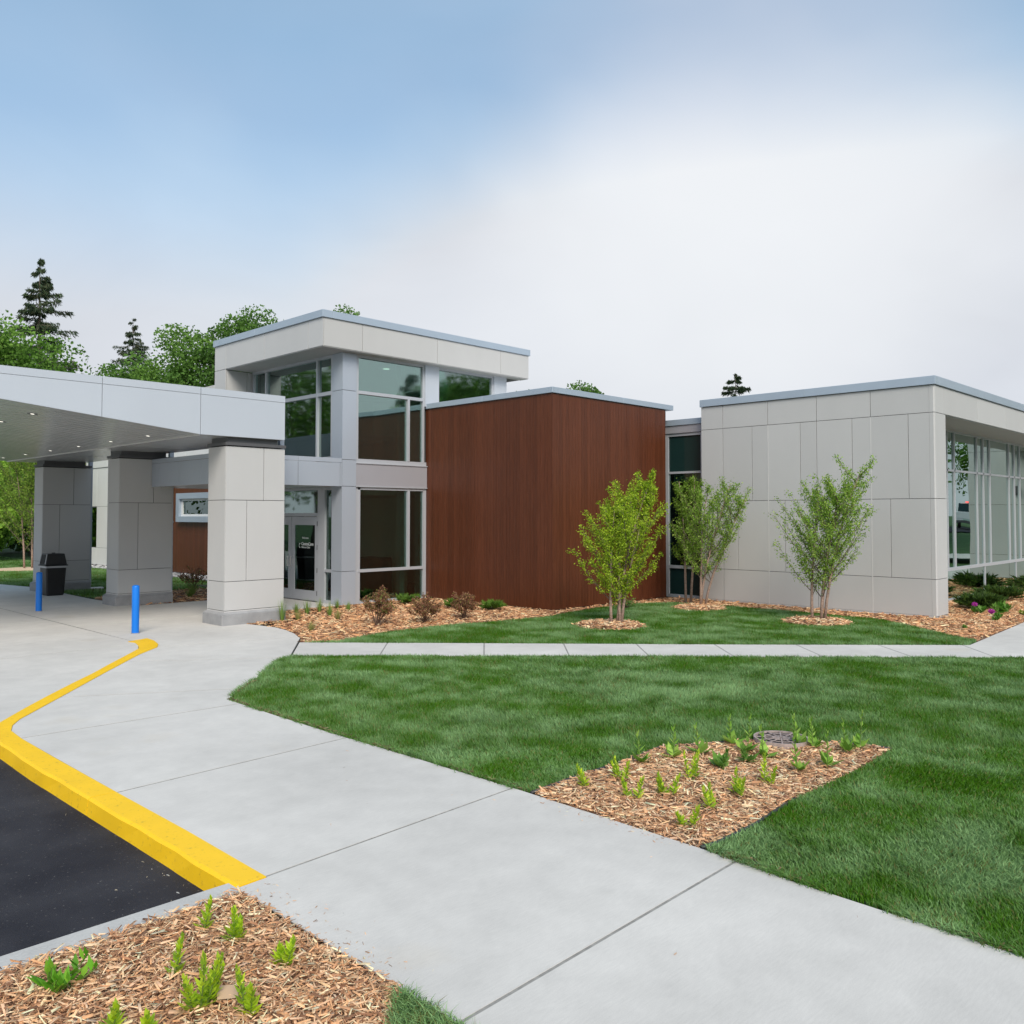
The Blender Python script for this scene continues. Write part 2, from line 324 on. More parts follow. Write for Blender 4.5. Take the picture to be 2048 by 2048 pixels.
def quads(P, A, Bv, C):
    """rhombic leaves: centre P, half axes A, Bv"""
    n = len(P); V = np.stack([P-A, P+Bv-A*.15, P+A, P-Bv-A*.15], 1).reshape(-1, 3)
    F = np.arange(4*n).reshape(n, 4); return V, F, np.repeat(C, 4, 0)
def rdir(n):
    v = rng.normal(size=(n, 3)); return v/np.linalg.norm(v, axis=1, keepdims=True)
def leafcloud(name, P, size, C, m, parent, aspect=0.55, upbias=0.3):
    n = len(P); a = rdir(n); a[:, 2] += upbias; a /= np.linalg.norm(a, axis=1, keepdims=True)
    b = np.cross(a, rdir(n)); b /= np.linalg.norm(b, axis=1, keepdims=True)+1e-9
    s = (size*(0.7+0.6*rng.random(n)))[:, None]*.5 if np.isscalar(size) else size[:, None]*.5
    V, F, CC = quads(P, a*s, b*s*aspect, C); return arrmesh(name, V, F, CC, m, parent)
# ------------------------------------------------------------------ ground, drives, walks
def height(x, y):
    t = np.clip((x-38)/20, 0, 1); u = np.clip((12-y)/8, 0, 1); return 1.35*t*t*(3-2*t)*u
xs = np.concatenate([np.linspace(-500, -60, 12), np.linspace(-40, 120, 65), np.linspace(150, 700, 12)]); ys = xs.copy()
XX, YY = np.meshgrid(xs, ys, indexing='ij'); ZZ = height(XX, YY)-0.16
V = np.stack([XX, YY, ZZ], -1).reshape(-1, 3); ny = len(ys)
I = np.arange(len(xs)-1)[:, None]*ny+np.arange(ny-1)[None]; I = I.ravel(); F = np.stack([I, I+ny, I+ny+1, I+1], 1)
tag(arrmesh('ground', V, F, np.ones((len(V), 3)), 'lawn_far'), kind='structure')

def slabset(root, outline, cuts, z1=0.0, z0=-0.12, gap=0.0058, m='concrete', name='concrete_slab'):
    """split an outline by a row of straight joints (lists of two points, ordered) into separate slabs"""
    allc = [None]+cuts+[None]
    for a, b in zip(allc[:-1], allc[1:]):
        bm = bmesh.new(); vs = [bm.verts.new((x, y, 0)) for x, y in outline]; fc = bm.faces.new(vs)
        if fc.normal.z < 0: fc.normal_flip()
        bmesh.ops.triangulate(bm, faces=[fc])
        for c, sgn in ((a, 1), (b, -1)):
            if c is None: continue
            p, q = Vector((*c[0], 0)), Vector((*c[1], 0)); n = Vector((-(q-p).y, (q-p).x, 0)).normalized()*sgn
            bmesh.ops.bisect_plane(bm, geom=bm.verts[:]+bm.edges[:]+bm.faces[:], plane_co=p+n*gap, plane_no=n, clear_inner=True)
        if not bm.faces: bm.free(); continue
        bmesh.ops.dissolve_limit(bm, angle_limit=0.01, verts=bm.verts[:], edges=bm.edges[:])
        ret = bmesh.ops.extrude_face_region(bm, geom=bm.faces[:])
        bmesh.ops.translate(bm, verts=[g for g in ret['geom'] if isinstance(g, bmesh.types.BMVert)], vec=(0, 0, z0-z1))
        bmesh.ops.translate(bm, verts=bm.verts[:], vec=(0, 0, z1)); bmesh.ops.recalc_face_normals(bm, faces=bm.faces[:])
        ed = [e for e in bm.edges if all(abs(v.co.z-z1) < 1e-5 for v in e.verts) and len(e.link_faces) == 2 and any(abs(f_.normal.z) < .5 for f_ in e.link_faces)]
        bmesh.ops.bevel(bm, geom=ed, offset=0.006, segments=2, affect='EDGES', clamp_overlap=True)
        me = bpy.data.meshes.new(name); bm.to_mesh(me); bm.free(); me.materials.append(M[m])
        o = bpy.data.objects.new(name, me); COL.objects.link(o); o.parent = root
CURVE = [(8.89,15.77),(8.95,15.24),(8.89,14.74),(8.74,14.2),(8.5,13.62),(8.18,13.18)]
walk_out = [(2.775,4.80),(2.582,4.79),(2.57,4.75),(2.57,-4),(4.95,-4),(4.93,1.24),(4.96,2.44),(5.02,3.17),(5.06,4.8),(5.06,6.09),(5.04,7.33),(5.05,8.56),(5.08,9.69),(5.44,10.13),(5.9,10.58),(7.07,11.86),(7.3,11.98)]+\
    [(8.18,13.18),(8.5,13.62),(8.74,14.2),(8.89,14.74),(8.95,15.24),(8.89,15.77),(8.83,16.12),(8.83,16.2),(8.83,17.7),(12.4,17.7),(12.4,21.3),(8.7,21.3),(8.6,24),(8.68,26.2),(8.75,29),(8.3,31.5),(7.6,48),(6.255,48),(6.255,15.44),(6.56,15.52),(6.53,15.17),(6.40,14.69),(6.24,14.36),(5.73,13.83),(4.83,12.7),(3.76,11.32),(3.02,10.37),(2.88,10.12),(2.80,9.88),(2.775,9.46)]
sw = tag(empty('sidewalk'), kind='structure')
slabset(sw, walk_out, [[(2,0.2),(6,0.25)], [(2.5,2.84),(5.5,2.90)], [(2.7,4.81),(5.3,4.95)], [(2.5,7.09),(5.5,7.24)], [(2.7,9.5),(5.2,9.4)], [(3.5,11.42),(5.7,10.10)], [(5.43,13.21),(7.6,11.62)], [(6.27,14.44),(9.0,13.6)], [(6,18.2),(13,18.25)], [(6,23.0),(13,23.05)], [(6,28.4),(13,28.4)]], z1=0, z0=-0.14)
th = tag(empty('footpath'), kind='structure')
thin = [(8.20,13.16),(10.89,10.24),(13.32,7.57),(15.97,4.78),(17.42,4.85),(20.13,4.99),(40,5.3),(40,3.5),(17,3.55),(15.13,3.76),(9.92,9.31),(7.32,11.97)]
slabset(th, thin, [[(9.15,11.94),(8.3,11.02)][::-1], [(10.31,10.75),(9.55,9.96)][::-1], [(11.26,9.78),(10.41,8.93)][::-1], [(12.13,8.9),(11.25,8.01)][::-1], [(13.1,8.0),(12.2,7.1)][::-1], [(14.05,7.0),(13.1,6.05)][::-1], [(15.0,6.0),(14.05,5.05)][::-1], [(15.84,4.84),(14.82,4.04)][::-1]][::-1] if False else [[(8.3,11.02),(9.15,11.94)],[(9.55,9.96),(10.31,10.75)],[(10.41,8.93),(11.26,9.78)],[(11.25,8.01),(12.13,8.9)],[(12.2,7.1),(13.1,8.0)],[(13.1,6.05),(14.05,7.0)],[(14.05,5.05),(15.0,6.0)],[(14.82,4.04),(15.84,4.84)],[(19.5,3),(19.5,6)],[(23,3),(23,6)]][::-1], z1=0, z0=-0.12)
for nm_, pl_ in (('sidewalk_base', walk_out), ('footpath_base', thin)): tag(G().prism(pl_, -0.13, -0.0025).build(nm_, 'joint'), kind='structure')
dr = tag(empty('driveway'), kind='structure')
drive = [(6.245,48),(6.245,15.45),(6.155,15.36),(6.2,15.15),(6.11,14.8),(5.95,14.41),(5.47,13.78),(4.61,12.67),(3.63,11.45),(2.83,10.36),(2.62,10.02),(2.45,9.88),(-2,9.75),(-14,9.75),(-14,48)]
slabset(dr, drive, [[(-15,14.9),(7,14.95)], [(-15,19.5),(7,19.6)], [(-15,24),(7,24)], [(-15,30),(7,30)]], z1=-0.003, z0=-0.15)
tag(G().prism([(2.60,9.9),(2.56,9.4),(2.6,5.15),(2.5,5.1),(1.4,5.12),(-14,5.3),(-14,9.9)], -0.2, -0.13).build('asphalt_road', 'asphalt'), kind='structure')
tag(G().prism(drive, -0.14, -0.0055).build('driveway_base', 'joint'), kind='structure')
# yellow kerb: swept section along the edge line, face dropping from z=0 to the asphalt
def kerb_line():
    inner = [(2.775,4.805),(2.785,5.89),(2.775,7.11),(2.77,8.44),(2.775,9.46),(2.80,9.88),(2.88,10.12),(3.02,10.37),(3.76,11.32),(4.83,12.70),(5.73,13.83),(6.24,14.36),(6.40,14.69),(6.53,15.17),(6.56,15.52)]
    outer = [(2.576,4.795),(2.575,5.89),(2.565,7.11),(2.555,8.44),(2.575,9.46),(2.60,9.85),(2.68,10.15),(2.85,10.39),(3.63,11.45),(4.61,12.67),(5.47,13.78),(5.95,14.41),(6.11,14.80),(6.20,15.15),(6.16,15.36)]
    drop = [1,1,1,1,1,.8,.35,.08,.05,.05,.05,.05,.05,.05,.05]
    I, O, D = [], [], []
    for k in range(len(inner)-1):
        for t in (0, .25, .5, .75) if k < 4 else (0, .5):
            a = lambda P: (P[k][0]*(1-t)+P[k+1][0]*t, P[k][1]*(1-t)+P[k+1][1]*t)
            I.append(a(inner)); O.append(a(outer)); D.append(drop[k]*(1-t)+drop[k+1]*t)
    I.append(inner[-1]); O.append(outer[-1]); D.append(drop[-1]); return I, O, D
I_, O_, D_ = kerb_line()
kb = tag(empty('yellow_kerb', (2.67, 4.85, 0)), kind='structure')
def kerb_piece(i0, i1, name):
    vs = []; fs = []
    for k in range(i0, i1+1):
        (ix, iy), (ox, oy), d = I_[k], O_[k], D_[k]; z = 0.004
        j = 0.006*math.sin(k*2.7)+0.004*math.sin(k*5.1)
        dx, dy = ox-ix, oy-iy; ln = math.hypot(dx, dy); dx /= ln; dy /= ln
        vs += [(ix, iy, -0.15), (ix, iy, z), (ox+j-dx*.02, oy-dy*.02, z), (ox+j+dx*.0, oy, z-0.018*d), (ox+dx*.015, oy+dy*.015, -0.15)]
    n = i1-i0
    for k in range(n):
        for q in range(4): fs.append((k*5+q, (k+1)*5+q, (k+1)*5+q+1, k*5+q+1))
    fs += [(0, 1, 2, 3, 4), tuple(n*5+q for q in (4, 3, 2, 1, 0))]
    o = G().add(vs, fs).build(name, 'yellow', kb, smooth=False)
    bm = bmesh.new(); bm.from_mesh(o.data); bmesh.ops.recalc_face_normals(bm, faces=bm.faces[:]); bm.to_mesh(o.data); bm.free()
kerb_piece(0, 8, 'kerb_stone'); 
for k in range(len(I_)): pass
_sv = (I_[8], O_[8]); I_[8] = (I_[8][0], I_[8][1]+0.008); O_[8] = (O_[8][0], O_[8][1]+0.008)
kerb_piece(8, len(I_)-1, 'kerb_stone')
# plain concrete kerb round the planting bed, lower left
kc = G()
xsq = np.linspace(2.573, -8, 30)
outer = [(x, 4.905 + 0.02*math.sin(x*1.7)*0.3) for x in xsq]; vs = []; fs = []
for k, (x, y) in enumerate(outer):
    vs += [(x, y-0.175, -0.15), (x, y-0.175, 0.0), (x, y-0.012, 0.0), (x, y+0.005, -0.014), (x, y+0.02, -0.15)]
for k in range(len(outer)-1):
    for q in range(4): fs.append((k*5+q, (k+1)*5+q, (k+1)*5+q+1, k*5+q+1))
fs += [(0, 1, 2, 3, 4), tuple((len(outer)-1)*5+q for q in (4, 3, 2, 1, 0))]
o = kc.add(vs, fs).build('concrete_kerb', 'concrete_kerb', smooth=False); tag(o, kind='structure')
bm = bmesh.new(); bm.from_mesh(o.data); bmesh.ops.recalc_face_normals(bm, faces=bm.faces[:]); bm.to_mesh(o.data); bm.free()
# dried grass scraps and small stones on the asphalt
g = G()
for _ in range(26):
    x, y = rnd.uniform(0.2, 2.5), rnd.uniform(5.15, 9.6); 
    if rnd.random() < .7: y = 5.15+abs(rnd.gauss(0, 0.5)) if rnd.random() < .5 else y
    if rnd.random() < .35: x = 2.52-abs(rnd.gauss(0, .12))
    a = rnd.uniform(0, 3.14); l_ = rnd.uniform(.003, .022); w_ = rnd.uniform(.0008, .002); dx, dy = math.cos(a), math.sin(a)
    t = rnd.choice([(0.45, .40, .30), (.3, .26, .19), (.5, .5, .48)])
    g.add([(x-dx*l_-dy*w_, y-dy*l_+dx*w_, -.129), (x+dx*l_-dy*w_, y+dy*l_+dx*w_, -.129), (x+dx*l_+dy*w_, y+dy*l_-dx*w_, -.129), (x-dx*l_+dy*w_, y-dy*l_-dx*w_, -.129), (x, y, -.124)], [(0,1,4),(1,2,4),(2,3,4),(3,0,4)], t)
tag(g.build('dry_litter', 'chips', colors=True), 'scattered dry grass scraps and grit lying on the black asphalt', 'litter', kind='stuff')
# ------------------------------------------------------------------ beds
BED_FRONT = [(8.83,16.12),(8.92,15.77),(8.97,15.24),(8.91,14.74),(8.76,14.2),(8.52,13.62),(8.22,13.14),(8.72,12.8),(9.83,13.09),(11.27,13.12),(12.72,12.84),(13.99,12.62),(15.1,12.85),(16.1,13.0),(17.64,12.9),(18.45,12.4),(18.66,11.08),(18.65,9.92),(18.7,8.61),(18.55,7.26),(17.68,6.16),(16.95,5.33),(16.65,4.86),(17.42,4.88),(20.13,5.02),(40,5.33),(40,7.6),(20,7.6),(19.6,13.2),(14.95,13.3),(14.95,17.7),(8.83,17.7)]
BED_B = [(5.06,4.73),(5.03,3.18),(5.17,3.15),(5.66,3.14),(6.39,3.2),(7.12,3.17),(8.36,3.2),(8.27,3.61),(7.77,4.25),(6.92,4.78),(6.25,4.73),(5.69,4.75)]
BED_C = [(2.56,4.73),(2.56,3.22),(2.44,3.14),(2.30,2.98),(2.22,2.75),(2.2,1.6),(-4,1.6),(-4,4.73)]
BED_D = [(8.72,21.32),(12.9,21.32),(13.3,24.6),(11.5,25.0),(10.2,24.2),(8.75,24.0)]
def bedmesh(name, poly, z=-0.015, m='mulch_base'):
    tag(G().prism(poly, -0.14, z).build(name, m), kind='structure')
for nme, pl in (('mulch_bed', BED_FRONT), ('mulch_bed', BED_B), ('mulch_bed', BED_C), ('mulch_bed', BED_D)): bedmesh(nme, pl)
PALE = np.array([1.50, 1.40, 1.27])*np.array([[.58,.40,.26],[.50,.32,.19],[.42,.25,.14],[.33,.18,.10],[.62,.46,.33],[.24,.125,.07],[.46,.26,.14],[.55,.36,.24],[.16,.08,.045]])
ORANGE = PALE*np.array([1.0,.92,.84])
def chips(name, P, zb, size, label, pal=PALE, pile=0.045):
    n = len(P); L_ = size*(0.35+1.25*rng.random(n)**1.6); W_ = L_*(0.07+0.22*rng.random(n)**1.4); T_ = W_*(0.18+.35*rng.random(n))
    yaw = rng.random(n)*6.283; pt = rng.normal(0, .22, n); rl = rng.normal(0, .5, n)
    ca, sa = np.cos(yaw), np.sin(yaw)
    a = np.stack([ca*np.cos(pt), sa*np.cos(pt), np.sin(pt)], 1); b0 = np.stack([-sa, ca, 0*sa], 1); c0 = np.cross(a, b0)
    b = b0*np.cos(rl)[:, None]+c0*np.sin(rl)[:, None]; c = np.cross(a, b)
    ce = np.concatenate([P, (zb+rng.random(n)*pile)[:, None]], 1)
    tp = (0.30+0.70*rng.random((n, 1)))*W_[:, None]*.5; tq = (0.25+0.75*rng.random((n, 1)))*W_[:, None]*.5; La = L_[:, None]*.5; Tb = T_[:, None]
    k_ = (rng.random((n, 1))-.5)*W_[:, None]*.8
    Vv = np.stack([ce-a*La-b*tp, ce-a*La*.9+b*tp, ce+a*La*.9+b*tq, ce+a*La-b*tq, ce-a*La*.8+b*k_+c*Tb, ce+a*La*.82+b*k_*.5+c*Tb], 1).reshape(-1, 3)
    Ff = (np.array([(0,3,5),(0,5,4),(1,4,5),(1,5,2),(0,4,1),(3,2,5)])[None]+np.arange(n)[:, None, None]*6).reshape(-1, 3)
    Cc = pal[rng.integers(0, len(pal), n)]*(0.75+.5*rng.random((n, 1))); Cc = np.repeat(np.clip(Cc, 0, .82), 6, 0)
    return tag(arrmesh(name, Vv, Ff, Cc, 'chips'), label, 'mulch', kind='stuff')
P = sample(BED_C, 9000); k, d = inview(P, .12); P = P[k & (d > 2.4)]
chips('wood_chips', P, -0.02, 0.048, 'shredded pale wood chips filling the near corner bed beside the asphalt', pile=.05)
P = sample(BED_B, 4600); chips('wood_chips', P, -0.02, 0.060, 'wood chip mulch in the planted bed cut into the lawn')
HOLES = [[(19.6,6.5),(20.35,6.5),(20.35,7.6),(40,7.6),(40,20),(19.6,20)], [(14.9,13.3),(19.5,13.3),(19.5,20),(14.9,20)]]
P = sample(BED_FRONT, 620, HOLES); k, d = inview(P); P = P[k]; chips('wood_chips', P, -0.02, 0.105, 'orange brown mulch strip running along the foot of the building', ORANGE)
P = sample(BED_D, 150); chips('wood_chips', P, -0.02, 0.14, 'mulch patch behind the pillars under the canopy', ORANGE)
RINGS = [((13.74,10.72), .68, 'round mulch ring under the yellow green birch by the wood wall'), ((17.75,11.2), .60, 'mulch ring under the birch in front of the narrow glazed link'), ((17.15,8.02), .66, 'mulch ring under the birch before the grey panelled wall')]
for (cx_, cy_), r, lab in RINGS:
    g = G(); vs = []; n = 26
    for i, (rr, zz) in enumerate(((r, -.03), (r*.8, .045), (r*.4, .07), (0.05, .06))):
        vs += [(cx_+rr*math.cos(2*math.pi*q/n)*(1+.05*math.sin(q*1.7)), cy_+rr*math.sin(2*math.pi*q/n)*(1+.05*math.sin(q*2.3)), zz) for q in range(n)]
    fs = [(i*n+q, i*n+(q+1) % n, (i+1)*n+(q+1) % n, (i+1)*n+q) for i in range(3) for q in range(n)]+[tuple(3*n+q for q in range(n))]
    rt_ = tag(empty('mulch_ring', (cx_, cy_, 0)), lab, 'mulch ring', 'mulch rings round the birches')
    g.add(vs, fs).build('mound', 'mulch_base', rt_)
    a = rng.random(1500)*6.283; q = np.sqrt(rng.random(1500))*r*1.04; P = np.stack([cx_+q*np.cos(a), cy_+q*np.sin(a)], 1)
    zb = np.interp(q, [0, r*.4, r*.8, r*1.05], [.05, .06, .035, -.02])
    ch = chips('wood_chips', P, zb, 0.12, None, pile=.03); ch.parent = rt_; ch.location = -Vector((cx_, cy_, 0)); del ch['category']
n = 130; P = np.concatenate([np.stack([2.58+np.abs(rng.normal(0, .10, n)), rng.uniform(3.25, 4.75, n)], 1), np.stack([5.03-np.abs(rng.normal(0, .07, 90)), rng.uniform(3.2, 4.7, 90)], 1), np.stack([rng.uniform(2.7, 4.9, 14), rng.uniform(1.5, 8, 14)], 1)])
chips('stray_chips', P, 0.001, 0.022, 'a few stray wood chips dropped on the sidewalk beside the beds', pile=.002)
# ------------------------------------------------------------------ lawns
LAWN_MAIN = [(5.07,9.69),(5.44,10.13),(5.9,10.56),(7.07,11.84),(7.32,11.94),(9.92,9.28),(15.13,3.73),(17,3.52),(40,3.45),(40,-8),(4.95,-8),(4.95,1.24),(4.98,2.44),(5.03,3.15),(5.17,3.12),(5.66,3.11),(6.39,3.17),(7.12,3.14),(8.4,3.18),(8.3,3.63),(7.8,4.28),(6.92,4.81),(6.25,4.76),(5.69,4.78),(5.08,4.76),(5.08,6.09),(5.06,7.33),(5.07,8.56)]
LAWN_STRIP = [(8.22,13.14),(8.72,12.78),(9.83,13.07),(11.27,13.10),(12.72,12.82),(13.99,12.60),(15.1,12.83),(16.1,12.98),(17.64,12.88),(18.43,12.38),(18.64,11.08),(18.63,9.92),(18.68,8.61),(18.53,7.26),(17.66,6.16),(16.93,5.33),(16.62,4.86),(16.0,4.83),(13.34,7.6),(10.91,10.27)]
LAWN_NEAR = [(2.56,3.20),(2.44,3.12),(2.31,2.97),(2.23,2.75),(2.21,1.5),(2.2,-3),(2.56,-3)]
LAWN_BACK = [(8.77,24.05),(10.2,24.25),(11.5,25.05),(13.3,24.6),(13.6,24.6),(13.6,40),(8.2,40),(8.33,31.5),(8.78,29),(8.7,26.2)]
LAWN_LEFT = [(7.65,48),(8.3,31.5),(8.6,30),(13.6,40),(14,60),(7,60)]
for pl, zt in ((LAWN_MAIN, -.02), (LAWN_STRIP, -.02), (LAWN_NEAR, -.02), (LAWN_BACK, -.021), (LAWN_LEFT, -.022)):
    tag(G().prism(pl, -0.14, zt).build('lawn', 'lawn_base'), kind='structure')
def grass(P, label, hgt=0.055, lean=0.55, edge=None):
    d = P@FW; n = len(P); x, y = P[:, 0], P[:, 1]
    n1 = pnoise(x, y, 1.1, 1); n2 = pnoise(x, y, 3.0, 2); n3 = pnoise(x, y, 7.5, 3)
    h = hgt*(0.75+.5*rng.random(n))*(1+.12*n2); w = (0.0012+0.00037*d)*np.where(d < 8.2, 1, 1.25)*(0.7+.6*rng.random(n))
    ang = 2.2*n1+1.5*n2+rng.normal(0, 1.3, n)+2.2; ln = lean*(0.4+.9*rng.random(n))
    ux, uy = np.cos(ang), np.sin(ang); ph = rng.random(n)*3.14; sx, sy = np.cos(ph), np.sin(ph); z0 = -0.024*np.ones(n)
    b0 = np.stack([x, y, z0], 1); side = np.stack([sx, sy, 0*sx], 1)*w[:, None]
    mid = b0+np.stack([ux*ln*h*.35, uy*ln*h*.35, h*.62], 1); tip = b0+np.stack([ux*ln*h*1.05, uy*ln*h*1.05, h*(1-.25*ln)], 1)
    Vv = np.stack([b0-side, b0+side, mid-side*.8, mid+side*.8, tip], 1).reshape(-1, 3)
    nr = d < 8.2; ib = np.arange(n)*5
    Ff = np.concatenate([(np.array([(0,1,3),(0,3,2),(2,3,4)])[None]+ib[nr][:, None, None]).reshape(-1, 3), (np.array([(0,1,4)])[None]+ib[~nr][:, None, None]).reshape(-1, 3)])
    n4 = pnoise(x, y, 15, 5); t = .38+.28*n1+.40*n2+.34*n3+.22*n4; t = np.clip(.5+.62*np.tanh(1.5*(t-.5))+rng.normal(0, .15, n), 0, 1)[:, None]
    dark = np.array([.056, .162, .004]); lite = np.array([.30, .48, .21]); c = dark*(1-t)+lite*t  # pale patches put the sheen of leaning blades into the colour, by noise
    yl = rng.random(n) < .05+.10*(pnoise(x, y, 4.5, 9) > .75); c[yl] = np.array([.20, .19, .06])
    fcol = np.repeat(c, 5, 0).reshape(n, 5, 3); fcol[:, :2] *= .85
    return tag(arrmesh('grass', Vv, Ff, fcol.reshape(-1, 3), 'grass'), label, 'grass', kind='stuff')
def gsample(poly, dn, holes=()):
    dn *= 1.75
    P = sample(poly, dn, holes); k, d = inview(P, .11); P, d = P[k], d[k]
    keep = rng.random(len(P)) < np.clip((5.2/d)**1.25, 0.10, 1); return P[keep]
grass(gsample(LAWN_MAIN, 8500), 'mown green grass of the big lawn between the two walks')
RP = [[(cx_+r*.96*math.cos(t*.3), cy_+r*.96*math.sin(t*.3)) for t in range(21)] for (cx_, cy_), r, _ in RINGS]
grass(gsample(LAWN_STRIP, 8500, RP), 'dark green grass strip between footpath and building mulch', hgt=.06, lean=.3)
grass(sample([(2.565,3.22),(2.44,3.13),(2.30,2.98),(2.21,2.75),(2.2,2.2),(2.565,2.2)], 16000), 'grass tuft corner at the bottom edge beside the sidewalk', hgt=.085, lean=.7)
P = sample(LAWN_BACK, 500); grass(P, 'grass behind the canopy pillars', hgt=.07, lean=.3)
P = sample(LAWN_LEFT, 250); grass(P, 'lawn seen past the farthest canopy pillar', hgt=.07, lean=.3)
def edge_strip(pts, w, dens, label):
    P = []
    for (x0, y0), (x1, y1) in zip(pts[:-1], pts[1:]):
        ln = math.hypot(x1-x0, y1-y0); k = max(1, int(ln*dens)); t = rng.random(k); nx, ny = -(y1-y0)/ln, (x1-x0)/ln; o_ = np.abs(rng.normal(0, w, k))
        P.append(np.stack([x0+(x1-x0)*t+nx*o_, y0+(y1-y0)*t+ny*o_], 1))
    P = np.concatenate(P); m = pnoise(P[:, 0], P[:, 1], 5, 21) > -.25; P = P[m]
    chips('sod_edge', P, -0.012, 0.045, label, np.array([[.16,.10,.05],[.22,.16,.08],[.10,.06,.03],[.30,.25,.12],[.13,.13,.04]]), .03)
edge_strip([(5.0,-.5),(4.93,1.24),(4.98,2.44),(5.03,3.12)][::-1], .018, 420, 'brown soil and straw along the cut edge of the near lawn')
edge_strip([(5.07,4.8),(5.08,6.09),(5.06,7.33),(5.07,8.56),(5.08,9.69),(5.44,10.13),(5.9,10.56)][::-1], .016, 260, 'brown soil and straw along the edge of the far lawn corner')
def fringe(pts, dens, label, hh=.07):
    P = []
    for (x0, y0), (x1, y1) in zip(pts[:-1], pts[1:]):
        ln = math.hypot(x1-x0, y1-y0); k = max(1, int(ln*dens)); t = rng.random(k); nx, ny = -(y1-y0)/ln, (x1-x0)/ln; o_ = rng.normal(0, .014, k)
        P.append(np.stack([x0+(x1-x0)*t+nx*o_, y0+(y1-y0)*t+ny*o_], 1))
    P = np.concatenate(P); P = P[pnoise(P[:, 0], P[:, 1], 6, 31) > -.5]; grass(P, label, hgt=hh, lean=1.1)
fringe([(4.95,.2),(4.93,1.24),(4.97,2.44),(5.03,3.12)], 900, 'ragged grass blades spilling over the near lawn edge')
fringe([(5.07,4.8),(5.08,6.09),(5.06,7.33),(5.07,8.56),(5.08,9.69),(5.44,10.13),(5.9,10.56),(7.07,11.84),(7.32,11.94),(9.92,9.28),(15.13,3.73)], 420, 'ragged grass blades spilling over the far lawn edges')
fringe([(8.3,13.05),(10.89,10.27),(13.32,7.6),(15.97,4.82)], 260, 'ragged grass blades at the back edge of the footpath')
# black plastic edging of the lawn bed
g = G(); g.tube([(5.03,3.165,.0),(5.17,3.135,.0),(5.66,3.125,.0),(6.39,3.185,.0)], 0.016, 8); g.tube([(8.38,3.19,0),(8.29,3.62,0),(7.79,4.265,0),(6.92,4.795,0),(6.25,4.745,0),(5.69,4.765,0),(5.07,4.745,0)], .014, 8)
tag(g.build('bed_edging', 'edging', smooth=True), 'black plastic edging tube round the lawn planting bed', 'edging')
# oval drain grate
gr = tag(empty('drain_grate', (7.86, 4.12, 0.0)), 'brown grey round drain grate set in the lawn behind the bed', 'drain grate')
g = G(); R_ = .26; cx_, cy_ = 7.88, 4.06; n = 28
def ringm(g, r0, r1, z0, z1):
    vs = [(cx_+r*math.cos(2*math.pi*q/n), cy_+r*math.sin(2*math.pi*q/n), z) for r, z in ((r0, z0), (r0, z1), (r1, z1), (r1, z0)) for q in range(n)]
    g.add(vs, [(i*n+q, ((i+1) % 4)*n+q, ((i+1) % 4)*n+(q+1) % n, i*n+(q+1) % n) for i in range(4) for q in range(n)])
ringm(g, R_*.93, R_, .0, .05); g.build('rim', 'grate', gr)
g = G()
for rr in (.30, .60): ringm(g, R_*rr-.006, R_*rr+.006, .040, .045)
for k in range(12):
    a = k*math.pi/6; c_, s_ = math.cos(a), math.sin(a)
    g.add([(cx_+c_*r+sgn*-s_*.006, cy_+s_*r+sgn*c_*.006, z) for z in (.040, .0455) for r, sgn in ((.02, -1), (R_*.92, -1), (R_*.92, 1), (.02, 1))], [(3,2,1,0),(4,5,6,7),(0,1,5,4),(2,3,7,6),(1,2,6,5),(3,0,4,7)])
g.build('bars', 'grate', gr)
G().prism([(cx_+R_*.89*math.cos(2*math.pi*q/n), cy_+R_*.89*math.sin(2*math.pi*q/n)) for q in range(n)], -.02, .034).build('well', 'rubber', gr)
# ================================================================== the clinic building
cl = tag(empty('clinic_building', (12.2, 17.8, 0)), 'low modern clinic with glazed entrance tower, reddish wood box and grey panelled wing', 'building')
def coping(parent, segs, z0, z1, joints=()):
    pass
def xface(parent, pname, m, X, cells, t=0.02, g=0.0055, back=0.0):
    """panels on a wall facing -X; cells (y0,y1,z0,z1)"""
    for y0, y1, z0, z1 in cells: B(pname, m, parent, X, X+t, y0+g, y1-g, z0+g, z1-g, bevel=0.002)
def yface(parent, pname, m, Y, cells, t=0.02, g=0.0055):
    for x0, x1, z0, z1 in cells: B(pname, m, parent, x0+g, x1-g, Y, Y+t, z0+g, z1-g, bevel=0.002)
# ---- grey panelled wing: wall facing -X at X=19.63
X = 19.63
pw = B('panel_wall', 'backing', cl, X+.02, X+.30, 6.54, 12.27, 0.0, 5.0)
ys_ = [12.28, 11.64, 10.39, 9.14, 7.87, 6.60]
cells = [(ys_[i+1], ys_[i], 4.415, 5.01) for i in range(5)]
up = [12.28, 11.64, 10.82, 10.39, 9.55, 9.14, 8.295, 7.87, 7.05, 6.60]; cells += [(up[i+1], up[i], 2.555, 4.415) for i in range(9)]
md = [12.28, 11.64, 11.22, 10.39, 9.955, 9.14, 8.70, 7.87, 7.448, 6.60]; cells += [(md[i+1], md[i], .82, 2.555) for i in range(9)]
cells += [(ys_[i+1], ys_[i], 0.03, .82) for i in range(5)]
xface(pw, 'panel', 'panel', X, cells)
for z0, z1 in ((.03, .82), (.82, 2.555), (2.555, 4.415), (4.415, 5.01)):   # corner pieces
    G().prism([(X-.002, 6.602), (X-.002, 6.52), (X+.03, 6.498), (X+.10, 6.498), (X+.10, 6.602)], z0+.006, z1-.006).build('corner_panel', 'panel', pw)
for y in (10.39, 7.87): B('joint_trim', 'trim', pw, X-.003, X+.01, y-.012, y+.012, .03, 4.41)
